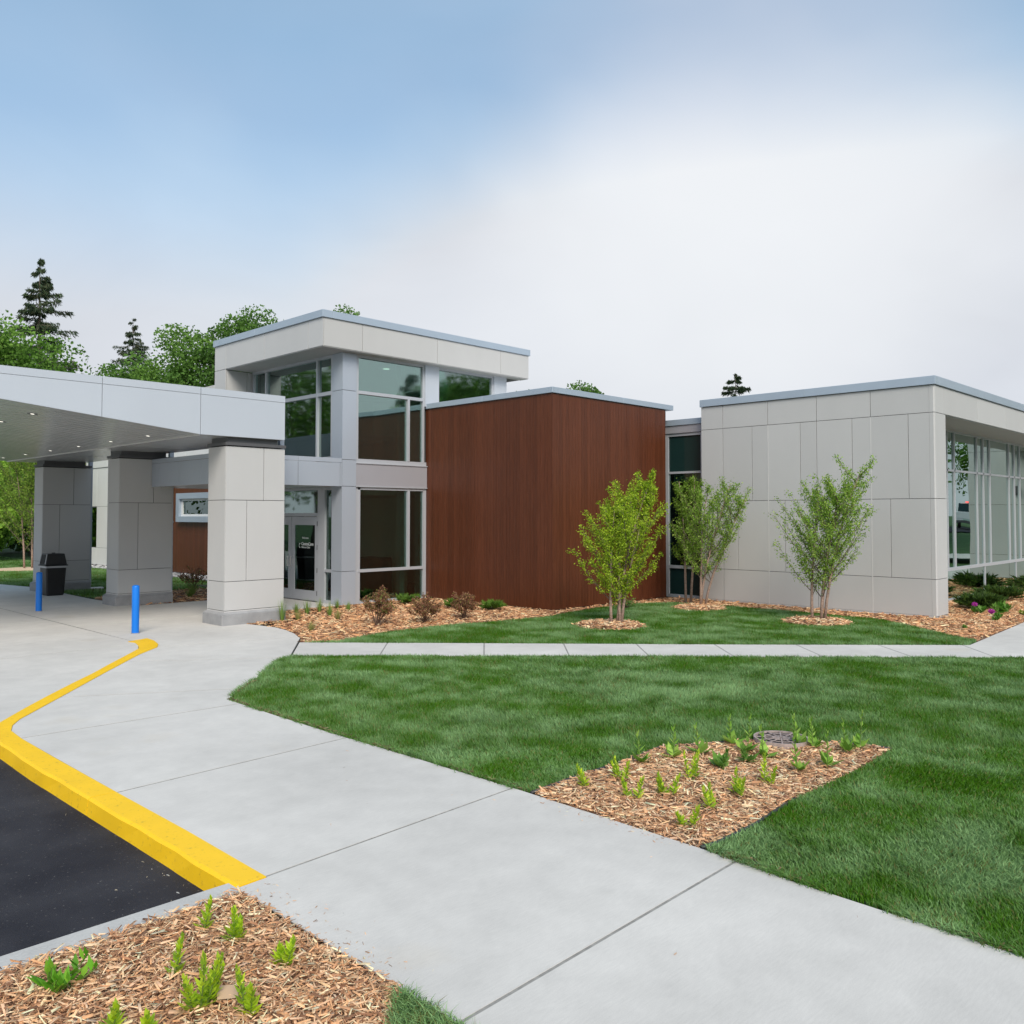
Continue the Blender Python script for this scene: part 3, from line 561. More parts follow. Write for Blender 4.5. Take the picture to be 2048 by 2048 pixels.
B('base_flashing', 'trim', pw, X-.004, X+.02, 6.5, 12.27, 0.0, .03)
# ---- pier and fascia facing -Y at Y=6.5
pr_ = B('corner_pier', 'backing', cl, X+.32, 20.31, 6.52, 7.7, 0.0, 4.41)
yface(pr_, 'panel', 'panel', 6.5, [(X+.10, 20.33, .03, .82), (X+.10, 20.33, .82, 2.555), (X+.10, 20.33, 2.555, 4.415)])
B('return_panel', 'panel', pr_, 20.31, 20.33, 6.525, 7.58, .03, 4.40)
B('concrete_footing', 'concrete_base', pr_, X+.03, 20.30, 6.47, 6.60, -.05, .02)
fa = B('fascia', 'backing', cl, X+.31, 34.0, 6.52, 6.75, 4.44, 5.0)
yface(fa, 'panel', 'panel', 6.5, [(X+.10, 20.24, 4.415, 5.01)]+[(20.24+2.343*i, 20.24+2.343*(i+1), 4.415, 5.01) for i in range(6)])
so = B('soffit', 'panel', cl, 20.33, 33.5, 6.53, 7.6, 4.40, 4.435)
# ---- glazing of the grey wing, facing -Y, glass at Y=7.6
wg = B('window_wall', 'mullion', cl, 20.33, 33.5, 7.53, 7.63, -.02, .05)
def hbar(p, x0, x1, y, z0, z1, d=.06, name='transom', m='mullion'): B(name, m, p, x0, x1, y-d/2, y+d/2, z0, z1)
hbar(wg, 20.33, 33.5, 7.58, 4.345, 4.40); hbar(wg, 20.33, 33.5, 7.58, 3.328, 3.382); hbar(wg, 20.33, 33.5, 7.58, .765, .845)
xm = [21.0, 21.6, 22.1+.1, 24.27-.6+0, 24.27]; xm = [20.36, 21.2, 21.75, 24.27]
k = 0
base = [26.13, 26.70, 27.30]
xm = [20.36, 20.9, 21.4, 23.05-.0, 23.66, 24.27] if False else [20.36, 23.1, 23.7, 24.27]
for q in range(3): xm += [b_+3.06*q for b_ in base]
xm.append(33.46)
for x in xm: B('mullion', 'mullion', wg, x-.033, x+.033, 7.55, 7.66, .845, 4.345)
low = [20.36, 26.75, 29.82]
for x in low[1:]: B('mullion', 'mullion', wg, x-.026, x+.026, 7.56, 7.64, .05, .765)
for a, b_ in zip(xm[:-1], xm[1:]):
    for z0, z1 in ((.845, 3.328), (3.382, 4.345)): B('pane', 'glass_mirror', wg, a+.028, b_-.028, 7.585, 7.597, z0, z1)
for a, b_ in zip(low, low[1:]+[33.5]): B('pane', 'glass_mirror', wg, a+.028, b_-.028, 7.585, 7.597, .05, .765)
B('interior_wall', 'interior', cl, 20.4, 33.5, 11.9, 12.0, 0, 4.9); B('interior_floor', 'interior_dark', cl, 20.0, 33.5, 7.66, 11.9, -.02, .02)
B('interior_ceiling', 'panel', cl, 20.0, 33.5, 7.66, 11.9, 4.40, 4.42)
# far wing that the glass mirrors
ww = B('panel_wall', 'backing', cl, 33.52, 33.8, 5.25, 14, 0.0, 5.0)
cells = []
yy = [5.2, 6.45, 7.55]
for z0, z1, sp_ in ((.03, .82, 0), (.82, 2.555, .4), (2.555, 4.415, .8), (4.415, 5.01, 0)):
    cells += [(5.2, 6.45, z0, z1), (6.45, 7.5, z0, z1)]
xface(ww, 'panel', 'panel', 33.5, cells)
ww2 = B('panel_wall', 'backing', cl, 33.55, 44, 5.22, 14, 0.0, 5.0)
yface(ww2, 'panel', 'panel', 5.2, [(33.52+1.3*i, 33.52+1.3*(i+1), z0, z1) for i in range(8) for z0, z1 in ((.03, .82), (.82, 2.555), (2.555, 4.415), (4.415, 5.01))])
wl = B('wall_lamp', 'darkmetal', cl, 33.38, 33.5, 6.62, 6.78, 2.9, 3.2, bevel=.02)
# copings, in lengths with a seam
def copx(parent, x0, x1, y0, y1, z0, z1, cuts=()):
    pts = [x0]+list(cuts)+[x1]
    for a, b_ in zip(pts[:-1], pts[1:]): B('coping', 'coping', parent, a+.001, b_-.001, y0, y1, z0, z1, bevel=.004)
def copy_(parent, x0, x1, y0, y1, z0, z1, cuts=()):
    pts = [y0]+list(cuts)+[y1]
    for a, b_ in zip(pts[:-1], pts[1:]): B('coping', 'coping', parent, x0, x1, a+.001, b_-.001, z0, z1, bevel=.004)
copy_(cl, 19.59, 19.85, 6.46, 12.30, 5.015, 5.20, (9.4,)); copx(cl, 19.852, 34.1, 6.46, 6.72, 5.015, 5.20, (22.9, 26.2, 29.5))
copy_(cl, 33.47, 33.73, 5.16, 6.45, 5.015, 5.2); copx(cl, 33.74, 44, 5.16, 5.4, 5.015, 5.2)
B('roof', 'trim', cl, 19.86, 33.5, 6.76, 12.25, 4.9, 5.05); B('roof', 'trim', cl, 33.8, 44, 5.45, 14, 4.9, 5.05)
B('rear_wall', 'interior', cl, 19.95, 33.4, 12.02, 12.25, 0, 4.88)
# ---- glazed link, facing -X at X=19.9
lk = B('link_window', 'mullion', cl, 19.90, 20.0, 12.30, 13.62, -.02, .06)
for y0, y1 in ((12.30, 12.47), (13.49, 13.62)): B('frame', 'mullion', lk, 19.90, 20.0, y0, y1, .06, 4.41)
for z0, z1 in ((3.318, 3.375), (.76, .84), (4.335, 4.41)): B('transom', 'mullion', lk, 19.905, 20.0, 12.47, 13.49, z0, z1)
for z0, z1, mm in ((.06, .76, 'glass_spandrel'), (.84, 3.318, 'glass_low'), (3.375, 4.335, 'glass_spandrel')): B('pane', mm, lk, 19.945, 19.957, 12.47, 13.49, z0, z1)
B('roller_blind', 'blind', lk, 20.03, 20.05, 12.5, 13.4, 3.08, 3.33)
B('fascia', 'spandrel', cl, 19.87, 20.1, 12.30, 13.62, 4.415, 4.62); copy_(cl, 19.84, 20.1, 12.30, 13.62, 4.622, 4.78)
B('interior_wall', 'interior_dark', cl, 22.5, 22.6, 12.3, 17, 0, 4.6); B('roof', 'trim', cl, 19.9, 24, 12.3, 18, 4.5, 4.6); B('interior_floor', 'interior_dark', cl, 20.0, 24, 12.1, 17, 0, .02)
# ---- wood clad box
wb = B('wood_wall', 'backing', cl, 14.955, 19.47, 13.325, 18.2, 0.0, 5.03)
PW = .1115
def boards_x(par, X, y0, y1, z0, z1, w=PW):
    n = int(round((y1-y0)/w)); w = (y1-y0)/n
    for i in range(n): B('plank', 'wood', par, X+rnd.uniform(-.0015, .0015), X+.022, y0+i*w+.0018, y0+(i+1)*w-.0018, z0, z1)
def boards_y(par, Y, x0, x1, z0, z1, w=PW):
    n = int(round((x1-x0)/w)); w = (x1-x0)/n
    for i in range(n): B('plank', 'wood', par, x0+i*w+.0018, x0+(i+1)*w-.0018, Y+rnd.uniform(-.0015, .0015), Y+.022, z0, z1)
boards_x(wb, 14.93, 13.33, 17.83, 0.02, 5.02); boards_y(wb, 13.30, 14.96, 19.46, 0.02, 5.02)
B('corner_trim', 'wood', wb, 14.926, 14.956, 13.296, 13.326, .02, 5.02); B('edge_trim', 'wood', wb, 19.462, 19.49, 13.30, 13.5, .02, 5.02)
copy_(cl, 14.89, 15.15, 13.26, 17.80, 5.03, 5.165, (15.6,)); copx(cl, 15.152, 19.82, 13.26, 13.52, 5.03, 5.165, (17.6,))
B('roof', 'trim', cl, 15.16, 19.82, 13.53, 17.83, 4.95, 5.08); B('roof_edge', 'darkmetal', cl, 19.50, 19.80, 13.5, 17.8, 4.70, 5.02)
# ---- entrance tower
tw = tag(B('corner_column', 'backing', cl, 12.24, 12.60, 17.78, 18.18, 0, 6.2), None)
for z0, z1 in ((.0, .82), (.82, 2.905), (2.905, 3.56), (3.56, 5.27), (5.27, 6.2)):
    B('panel', 'metal', tw, 12.22, 12.632, 17.755, 17.775, z0+.006, z1-.006); B('panel', 'metal', tw, 12.22, 12.24, 17.777, 18.20, z0+.006, z1-.006)
    B('panel', 'metal', tw, 12.61, 12.63, 17.777, 18.20, z0+.006, z1-.006)
# window bay facing -Y
wbay = B('tower_window', 'mullion', cl, 12.635, 14.925, 17.80, 17.92, 3.50, 3.60)
def winframe(par, x0, x1, z0, z1, Y=17.80, d=.12, w=.055):
    B('frame', 'mullion', par, x0, x0+w*1.6, Y, Y+d, z0, z1); B('frame', 'mullion', par, x1-w, x1, Y, Y+d, z0, z1)
winframe(wbay, 12.635, 14.855, 3.60, 6.2)
B('transom', 'mullion', wbay, 12.72, 14.80, 17.79, 17.92, 5.225, 5.305); B('transom', 'mullion', wbay, 12.72, 14.80, 17.80, 17.92, 6.14, 6.2)
B('mullion', 'mullion', wbay, 14.285, 14.355, 17.79, 17.92, 3.60, 5.225)
B('pane', 'glass', wbay, 12.72, 14.80, 17.85, 17.862, 5.305, 6.14); B('pane', 'glass', wbay, 12.72, 14.285, 17.85, 17.862, 3.60, 5.225); B('pane', 'glass', wbay, 14.355, 14.80, 17.85, 17.862, 3.60, 5.225)
B('spandrel', 'spandrel', cl, 12.634, 14.926, 17.772, 17.95, 2.925, 3.475); B('drip_cap', 'mullion', cl, 12.634, 14.926, 17.75, 17.80, 3.477, 3.50); B('drip_cap', 'mullion', cl, 12.634, 14.926, 17.755, 17.80, 2.897, 2.923)
wl2 = B('tower_window', 'mullion', cl, 12.635, 14.925, 17.80, 17.92, -.01, .06)
winframe(wl2, 12.635, 14.925, .06, 2.895, w=.10)
B('transom', 'mullion', wl2, 12.72, 14.825, 17.79, 17.92, .775, .848); B('transom', 'mullion', wl2, 12.72, 14.825, 17.80, 17.92, 2.83, 2.895)
B('mullion', 'mullion', wl2, 14.29, 14.365, 17.79, 17.92, .848, 2.83)
B('pane', 'glass_low', wl2, 12.72, 14.29, 17.85, 17.862, .848, 2.83); B('pane', 'glass_low', wl2, 14.365, 14.825, 17.85, 17.862, .848, 2.83); B('pane', 'glass_low', wl2, 12.72, 14.825, 17.85, 17.862, .06, .775)
# clerestory over the wood box
B('column', 'metal_white', cl, 14.857, 15.335, 17.76, 17.99, 5.09, 6.2); B('column', 'metal_white', cl, 17.43, 17.93, 17.76, 17.99, 5.09, 6.2)
cw = B('clerestory_window', 'mullion', cl, 15.336, 17.43, 17.80, 17.92, 5.09, 5.16)
B('frame', 'mullion', cw, 17.37, 17.43, 17.80, 17.92, 5.16, 6.2); B('transom', 'mullion', cw, 15.336, 17.37, 17.80, 17.92, 6.14, 6.2); B('pane', 'glass', cw, 15.345, 17.37, 17.85, 17.862, 5.16, 6.14)
B('side_wall', 'panel', cl, 17.88, 17.93, 18.0, 24, 5.0, 6.2)
# fascia box of the tower
tf = B('fascia', 'backing', cl, 11.485, 18.54, 17.49, 17.75, 6.24, 6.88)
yface(tf, 'panel', 'panel', 17.466, [(a, b_, 6.213, 6.895) for a, b_ in ((11.482, 12.6), (12.6, 15.02), (15.02, 17.4), (17.4, 18.56))])
tf2 = B('fascia', 'backing', cl, 11.485, 11.80, 17.76, 22.83, 6.24, 6.88)
xface(tf2, 'panel', 'panel', 11.46, [(a, b_, 6.213, 6.895) for a, b_ in ((17.466, 18.11), (18.11, 20.17), (20.17, 22.22), (22.22, 22.86))])
copy_(cl, 11.42, 11.70, 17.43, 22.90, 6.895, 7.07, (20.6,)); copx(cl, 11.702, 18.60, 17.43, 17.7, 6.895, 7.07, (16.0,))
B('roof', 'trim', cl, 11.71, 18.56, 17.71, 22.85, 6.80, 6.95); B('roof', 'trim', cl, 12.6, 18.5, 22.86, 26, 6.0, 6.2); B('soffit', 'panel', cl, 11.48, 18.55, 17.48, 17.80, 6.20, 6.235)
B('soffit', 'panel', cl, 11.48, 12.35, 17.81, 22.22, 6.20, 6.235); B('side_wall', 'panel', cl, 18.54, 18.56, 17.5, 22.8, 6.21, 6.88)
lg = B('wing_wall', 'backing', cl, 11.49, 12.5, 22.25, 22.83, 0, 6.2)
xface(lg, 'panel', 'panel', 11.46, [(22.22, 22.86, z0, z1) for z0, z1 in ((0.02, .82), (.82, 2.5), (2.5, 4.4), (4.4, 6.212))])
yface(lg, 'panel', 'panel', 22.22, [(a, b_, z0, z1) for a, b_ in ((11.482, 12.1), (12.1, 12.4)) for z0, z1 in ((0.02, 2.5), (2.5, 4.4), (4.4, 6.19))])
# glazing of the tower facing -X
wx = B('tower_window', 'mullion', cl, 12.26, 12.38, 18.205, 22.2, 3.56, 3.655)
for y in (18.24, 18.94, 21.47, 22.14): B('mullion', 'mullion', wx, 12.25, 12.38, y-.035-(.02 if y < 18.3 else 0), y+.035+(.03 if y < 18.3 else 0), 3.655, 6.13)
B('transom', 'mullion', wx, 12.25, 12.38, 18.205, 22.2, 6.13, 6.2)
for a, b_ in ((18.305, 18.905), (18.975, 21.435), (21.505, 22.105)):
    B('transom', 'mullion', wx, 12.255, 12.38, a, b_, 5.205, 5.295)
    B('pane', 'glass', wx, 12.31, 12.322, a, b_, 3.655, 5.205); B('pane', 'glass', wx, 12.31, 12.322, a, b_, 5.295, 6.13)
# entrance roof slab
sl = B('entry_roof', 'backing', cl, 9.18, 12.2, 17.78, 22.2, 2.93, 3.46)
yface(sl, 'panel', 'metal', 17.75, [(a, b_, 2.895, 3.475) for a, b_ in ((9.16, 10.99), (10.99, 12.16), (12.16, 12.215))], g=.005)
yface(sl, 'cap', 'metal', 17.745, [(9.155, 10.99, 3.475, 3.585), (10.99, 12.21, 3.475, 3.585)], g=.003)
xface(sl, 'panel', 'metal', 9.16, [(17.78+1.1*i, 17.78+1.1*(i+1), 2.895, 3.475) for i in range(3)]+[(21.08, 21.52, 2.895, 3.475)], g=.004)
xface(sl, 'cap', 'metal', 9.155, [(17.77, 21.52, 3.475, 3.585)], g=.003)
B('soffit', 'soffit', sl, 9.18, 12.2, 17.77, 22.2, 2.90, 2.928)
# entrance doors facing -X at X=12.25
ed = B('door_frame', 'mullion', cl, 12.25, 12.37, 18.55, 18.86, 0.0, 2.895)
B('frame', 'mullion', ed, 12.25, 12.37, 18.205, 18.245, 0, 2.895)
B('frame', 'mullion', ed, 12.25, 12.37, 18.86, 21.40, 2.835, 2.895); B('frame', 'mullion', ed, 12.25, 12.37, 18.86, 21.40, 2.165, 2.25); B('frame', 'mullion', ed, 12.25, 12.37, 21.40, 22.2, 0, 2.895)
B('sidelight_rail', 'mullion', ed, 12.255, 12.36, 18.245, 18.55, .775, .845); B('sidelight_rail', 'mullion', ed, 12.255, 12.36, 18.245, 18.55, 0, .075); B('sidelight_rail', 'mullion', ed, 12.255, 12.36, 18.245, 18.55, 2.825, 2.895)
B('pane', 'glass_low', ed, 12.31, 12.322, 18.245, 18.55, .075, .775); B('pane', 'glass_low', ed, 12.31, 12.322, 18.245, 18.55, .845, 2.825)
B('pane', 'glass', ed, 12.31, 12.322, 18.86, 21.40, 2.25, 2.835); B('threshold', 'darkmetal', ed, 12.24, 12.38, 18.86, 21.4, 0, .012)
for y0, y1 in ((18.87, 20.115), (20.125, 21.39)):
    dl = B('door', 'mullion', cl, 12.27, 12.32, y0, y1, .02, .27)
    B('stile', 'mullion', dl, 12.27, 12.32, y0, y0+.14, .27, 2.155); B('stile', 'mullion', dl, 12.27, 12.32, y1-.15, y1, .27, 2.155); B('rail', 'mullion', dl, 12.27, 12.32, y0+.14, y1-.15, 1.94, 2.155)
    B('pane', 'glass_low', dl, 12.288, 12.30, y0+.14, y1-.15, .27, 1.94)
    hy = y1-.075 if y0 < 19 else y0+.075
    h = G(); h.tube([(12.27, hy, .87), (12.20, hy, .87), (12.20, hy, 1.12), (12.27, hy, 1.12)], .012, 8); h.build('handle', 'trim', dl, smooth=True)
    G().box(12.268, 12.2695, hy-.03, hy+.03, .93, 1.06).build('lock_plate', 'trim', dl)
    if y0 < 19:
        for z in (.22, .80, 1.38, 1.98): B('hinge', 'darkmetal', dl, 12.245, 12.268, 18.858, 18.882, z-.06, z+.06)
        def text(body, size, yl, z, bold=0.0):
            cu = bpy.data.curves.new('t', 'FONT'); cu.body = body; cu.size = size; cu.extrude = .0006; cu.offset = bold
            t = bpy.data.objects.new('t', cu); COL.objects.link(t); bpy.context.view_layer.update()
            me = bpy.data.meshes.new_from_object(t.evaluated_get(bpy.context.evaluated_depsgraph_get())); bpy.data.objects.remove(t)
            w0 = wloc(dl)
            for v in me.vertices: v.co = Vector((12.284-v.co.z, yl-v.co.x, z+v.co.y))-w0
            me.materials.clear(); me.materials.append(M['lettering'])
            o = bpy.data.objects.new('lettering', me); COL.objects.link(o); o.parent = dl
        text('Welcome', .075, 19.625, 1.585); text('CentraCare', .115, 19.655, 1.418, .002); text('Melrose Clinic', .068, 19.65, 1.345, .001)
        g = G()
        for z_, fl in ((1.425, 1), (1.39, -1)):
            vs = []; n = 9
            for i in range(n):
                a = math.radians(100+80*i/(n-1)); r1 = .062; w_ = .004+.012*(1-i/(n-1))
                for r in (r1-w_, r1+w_): vs.append((12.284, 19.705-r*math.cos(a), z_-.02*fl+fl*r*math.sin(a)*.95))
            fs = [(2*i, 2*i+1, 2*i+3, 2*i+2) for i in range(n-1)]; g.add(vs, fs)
        g.build('logo', 'lettering', dl)
# interiors
B('interior_floor', 'interior_dark', cl, 12.4, 17.9, 17.93, 25.9, -.01, .02); B('interior_wall', 'interior', cl, 17.75, 17.87, 17.93, 25.9, .02, 5.0); B('interior_wall', 'interior', cl, 17.75, 17.87, 18.0, 25.9, 5.0, 6.2)
B('interior_wall', 'interior', cl, 12.5, 17.7, 23.9, 24.0, .02, 6.2); B('interior_ceiling', 'panel_light', cl, 12.45, 17.7, 18.0, 23.85, 6.205, 6.23)
B('interior_wall', 'interior', cl, 15.4, 15.5, 19.3, 23.8, .02, 2.7); B('reception_desk', 'interior_dark', cl, 13.6, 15.2, 19.6, 20.6, .02, 1.0, bevel=.01); B('floor_mat', 'rubber', cl, 12.5, 13.5, 18.8, 21.3, .021, .03)
B('interior_column', 'panel_light', cl, 14.40, 14.56, 18.25, 18.40, .02, 6.2); B('interior_column', 'panel_light', cl, 14.95, 15.25, 18.05, 18.30, .02, 6.2)
B('bulkhead', 'interior', cl, 13.4, 17.7, 19.6, 23.85, 2.75, 3.5)
for x, y in ((13.3, 19.0), (14.5, 19.0), (13.3, 21.2), (14.5, 21.2)):
    g = G(); n = 14; g.add([(x+.09*math.cos(6.283*q/n), y+.09*math.sin(6.283*q/n), z) for z in (6.19, 6.204) for q in range(n)], [tuple(range(n))]+[(q, (q+1) % n, n+(q+1) % n, n+q) for q in range(n)]); g.build('ceiling_downlight', 'lamp', cl)
# ---- rear left wing seen under the canopy
lw = B('wood_wall', 'backing', cl, 14.13, 14.4, 22.9, 34.0, 0.05, 4.3)
boards_x(lw, 14.10, 26.5, 34.0, .12, 4.18, .125)
lw2 = B('panel_wall', 'backing', cl, 14.07, 14.4, 34.01, 40.0, 0.05, 5.0)
xface(lw2, 'panel', 'panel_light', 14.05, [(34.0+1.5*i, 34.0+1.5*(i+1), z0, z1) for i in range(4) for z0, z1 in ((.10, .82), (.82, 2.56), (2.56, 4.19)) if not (i == 3 and z0 == .82)]+[(39.1, 40.0, .82, 2.56)])
xface(lw2, 'panel', 'panel_light', 14.02, [(22.9+2.4*i, 22.9+2.4*(i+1), 4.2, 4.75) for i in range(7)])
B('fascia_backing', 'backing', cl, 14.045, 14.4, 22.9, 40.0, 4.2, 4.75); copy_(cl, 13.98, 14.3, 22.9, 40.0, 4.75, 4.93, (29, 35))
B('roof', 'trim', cl, 14.3, 22, 22.9, 40, 4.6, 4.8); B('footing', 'concrete_base', cl, 14.11, 14.4, 22.9, 40, -.05, .10)
sw_ = B('slot_window', 'glass_dark', cl, 14.058, 14.068, 38.52, 39.08, .84, 2.52)
bw = B('box_window', 'coping', cl, 13.93, 14.12, 27.6, 30.65, 2.78, 2.98)
B('frame', 'coping', bw, 13.93, 14.12, 27.6, 30.65, 1.95, 2.15); B('frame', 'coping', bw, 13.93, 14.12, 30.42, 30.65, 2.15, 2.78); B('frame', 'coping', bw, 13.93, 14.12, 27.6, 27.8, 2.15, 2.78)
B('sash', 'panel_light', bw, 14.03, 14.11, 27.82, 30.42, 2.15, 2.23); B('sash', 'panel_light', bw, 14.03, 14.11, 27.82, 30.42, 2.70, 2.78); B('sash', 'panel_light', bw, 14.03, 14.11, 30.30, 30.42, 2.23, 2.70)
B('roller_blind', 'blind', bw, 14.075, 14.08, 27.82, 30.22, 2.45, 2.70); B('pane', 'glass_low', bw, 14.06, 14.068, 27.82, 30.30, 2.23, 2.70)
# white gravel along the rear wall
n = 900; P = np.stack([rng.uniform(13.55, 14.05, n), rng.uniform(24.6, 40, n)], 1)
tag(G().prism([(13.5, 24.5), (14.15, 24.5), (14.15, 40), (13.5, 40)], -.1, 0.0).build('gravel_strip', 'concrete_base'), kind='structure')
pal = np.array([[.6, .6, .6], [.7, .68, .68], [.45, .42, .42], [.75, .75, .76]])
chips('white_gravel', P, 0.02, .14, 'pale stones along the foot of the rear wood clad wall', pal, .1)
# ================================================================== entrance canopy
cp = tag(empty('entrance_canopy', (9.0, 16.2, 0)), 'silver entrance canopy on three panelled pillars over the driveway', 'canopy')
YC0, YC1, XK, XR, XL = 16.09, 28.3, 7.78, 9.64, 2.30
def sz(x): return 3.77 + max(0, XK-x)*0.1045
TOP = 4.69
# structure inside
G().add([(x, y, z) for y in (YC0+.03, YC1-.03) for x, z in ((XR-.02, 3.81), (XK, 3.81), (XL, sz(XL)+.04), (XL, TOP-.02), (XR-.02, TOP-.02))], [(0,1,2,3,4), (9,8,7,6,5)]+[(i, (i+1) % 5+0, (i+1) % 5+5, i+5)[::-1] for i in range(5)]).build('roof_body', 'trim', cp)
def fas(x0, x1):
    g_ = .005
    a, b_ = x0+g_, x1-g_
    for nm_, lo, hi, yo in (('fascia_panel', None, 4.55, 0), ('fascia_cap', 4.556, TOP, -.006)):
        la, lb = (sz(a), sz(b_)) if lo is None else (lo, lo)
        G().add([(a, YC0+yo, la), (b_, YC0+yo, lb), (b_, YC0+yo, hi), (a, YC0+yo, hi), (a, YC0+.025, la), (b_, YC0+.025, lb), (b_, YC0+.025, hi), (a, YC0+.025, hi)],
                [(0,1,2,3), (7,6,5,4), (0,4,5,1), (1,5,6,2), (2,6,7,3), (3,7,4,0)]).build(nm_, 'metal_white', cp)
for x0, x1 in ((XK+.005, XR), (5.935, XK+.005), (4.09, 5.935), (XL, 4.09)): fas(x0, x1)
for i in range(6):
    y0, y1 = YC0+.03+i*2.03, YC0+.03+(i+1)*2.03
    B('fascia_panel', 'metal_white', cp, XR-.02, XR, y0+.004, y1-.004, 3.77, 4.55); B('fascia_cap', 'metal_white', cp, XR-.02, XR+.006, y0+.004, y1-.004, 4.556, TOP)
B('fascia_panel', 'metal_white', cp, XL, XR, YC1-.02, YC1, TOP-.1, TOP)
G().add([(x, y, z) for y in (YC1-.025, YC1) for x, z in ((XR, 3.77), (XK, 3.77), (XL, sz(XL)), (XL, TOP-.1), (XR, TOP-.1))], [(0,1,2,3,4), (9,8,7,6,5)]+[(i, (i+1) % 5, (i+1) % 5+5, i+5)[::-1] for i in range(5)]).build('fascia_panel', 'metal_white', cp)
# soffit boards, running along X
nb = 40; bwid = (YC1-YC0-.06)/nb
s0 = G().add([(XK-.02, YC0+.03, 3.80), (XL+.02, YC0+.03, sz(XL)+.035), (XL+.02, YC1-.03, sz(XL)+.035), (XK-.02, YC1-.03, 3.80)], [(0,1,2,3)]).build('sloping_soffit', 'darkmetal', cp)
for i in range(nb):
    y0 = YC0+.03+i*bwid+.022; y1 = YC0+.03+(i+1)*bwid-.022; a, b_ = XK-.015, XL+.03
    G().add([(a, y0, sz(a)), (b_, y0, sz(b_)), (b_, y1, sz(b_)), (a, y1, sz(a)), (a, y0-.008, sz(a)+.02), (b_, y0-.008, sz(b_)+.02), (b_, y1+.008, sz(b_)+.02), (a, y1+.008, sz(a)+.02)],
            [(0,3,2,1), (0,1,5,4), (2,3,7,6), (1,2,6,5), (3,0,4,7)]).build('soffit_board', 'soffit', s0)
s1 = B('level_soffit', 'soffit', cp, XK+.012, XR-.025, YC0+.03, YC1-.03, 3.765, 3.80)
B('soffit_trim', 'trim', cp, XK-.012, XK+.012, YC0+.03, YC1-.03, 3.752, 3.80)
for i, y in enumerate((20.2, 24.2)): B('soffit_seam', 'darkmetal', s1, XK+.02, XR-.03, y-.004, y+.004, 3.7625, 3.7645)
n = 16
dls = [(7.4, 17.6+1.93*i) for i in range(6)]+[(5.15, 17.27+1.87*i) for i in range(6)]
for x, y in dls:
    z = sz(x)-.004; c_ = lambda r, zz: [(x+r*math.cos(6.283*q/n), y+r*math.sin(6.283*q/n), zz-(r*math.cos(6.283*q/n))*.1045) for q in range(n)]
    g = G().add(c_(.036, z)+c_(.085, z-.004)+c_(.09, z+.004), [(i*n+q, i*n+(q+1) % n, (i+1)*n+(q+1) % n, (i+1)*n+q) for i in range(2) for q in range(n)])
    dlo = g.build('downlight', 'soffit' if x > 7 else 'darkmetal', cp)
    G().add(c_(.035, z-.001), [tuple(range(n))]).build('lens', 'lamp', dlo)
PX0, PX1 = 8.375, 9.705
for idx, (y0, dp, dark) in enumerate(((16.19, .74, 0), (21.53, .72, 0), (27.05, .72, 0))):
    y1 = y0+dp
    pl = B('pillar', 'backing', cp, PX0+.02, PX1-.02, y0+.02, y1-.02, .28, 3.58)
    tag(pl, ['nearest panelled pillar under the canopy corner', 'middle panelled pillar by the entry roof beam', 'farthest panelled pillar behind the black bin'][idx])
    G().prism([(PX0-.075, y0-.05), (PX1+.02, y0-.05), (PX1+.02, y1+.05), (PX0-.075, y1+.05)], -.1, .215).build('base', 'concrete_base', pl, bevel=.012)
    g = G(); zt = [.215, .262]
    g.add([(PX0-.07, y0-.045, .215), (PX1+.015, y0-.045, .215), (PX1+.015, y1+.045, .215), (PX0-.07, y1+.045, .215), (PX0-.005, y0-.005, .262), (PX1+.005, y0-.005, .262), (PX1+.005, y1+.005, .262), (PX0-.005, y1+.005, .262)], [(4,5,6,7), (0,1,5,4), (1,2,6,5), (2,3,7,6), (3,0,4,7)]); g.build('base_cap', 'concrete_base', pl)
    zs = (.285, .865, 2.50, 3.585)
    yface(pl, 'panel', 'panel', y0, [(PX0+.0, PX1, zs[0], zs[1]), (PX0, PX0+.465, zs[1], zs[2]), (PX0+.465, PX1, zs[1], zs[2]), (PX0, PX0+.84, zs[2], zs[3]), (PX0+.84, PX1, zs[2], zs[3])], g=.0055)
    for z0, z1 in zip(zs[:-1], zs[1:]):
        B('panel', 'panel', pl, PX0, PX0+.02, y0+.022, y1, z0+.0055, z1-.0055, bevel=.002); B('panel', 'panel', pl, PX1-.02, PX1, y0+.022, y1, z0+.0055, z1-.0055)
        B('panel', 'panel', pl, PX0+.022, PX1-.022, y1-.02, y1, z0+.0055, z1-.0055)
    B('sill_flashing', 'trim', pl, PX0-.006, PX1+.004, y0-.006, y1+.004, .262, .280)
    B('cap_flashing', 'darkmetal', pl, PX0-.02, PX1+.005, y0-.03, y1+.02, 3.60, 3.662); B('neck', 'darkmetal', pl, PX0+.04, PX1-.18, y0+.01, y1-.05, 3.662, 3.765)
    B('steel_post', 'darkmetal', pl, PX1-.14, PX1-.09, y0+.25, y0+.32, 3.664, 3.764)
    dn = B('downspout', 'metal', pl, PX1+.03, PX1+.13, y0+.25, y0+.36, .10, 4.0)
    B('bracket', 'metal', dn, PX1+.025, PX1+.14, y0+.245, y0+.365, 2.0, 2.05); B('bracket', 'metal', dn, PX1+.025, PX1+.14, y0+.245, y0+.365, .6, .65)
    if idx == 2: tag(G().prism([(PX1+.0, y0-.1), (PX1+.35, y0-.15), (PX1+.40, y0+.1), (PX1+.02, y0+.2)], -.02, .04).build('splash_block', 'panel_light'), 'small white splash block below the downspout of the farthest pillar', 'splash block')
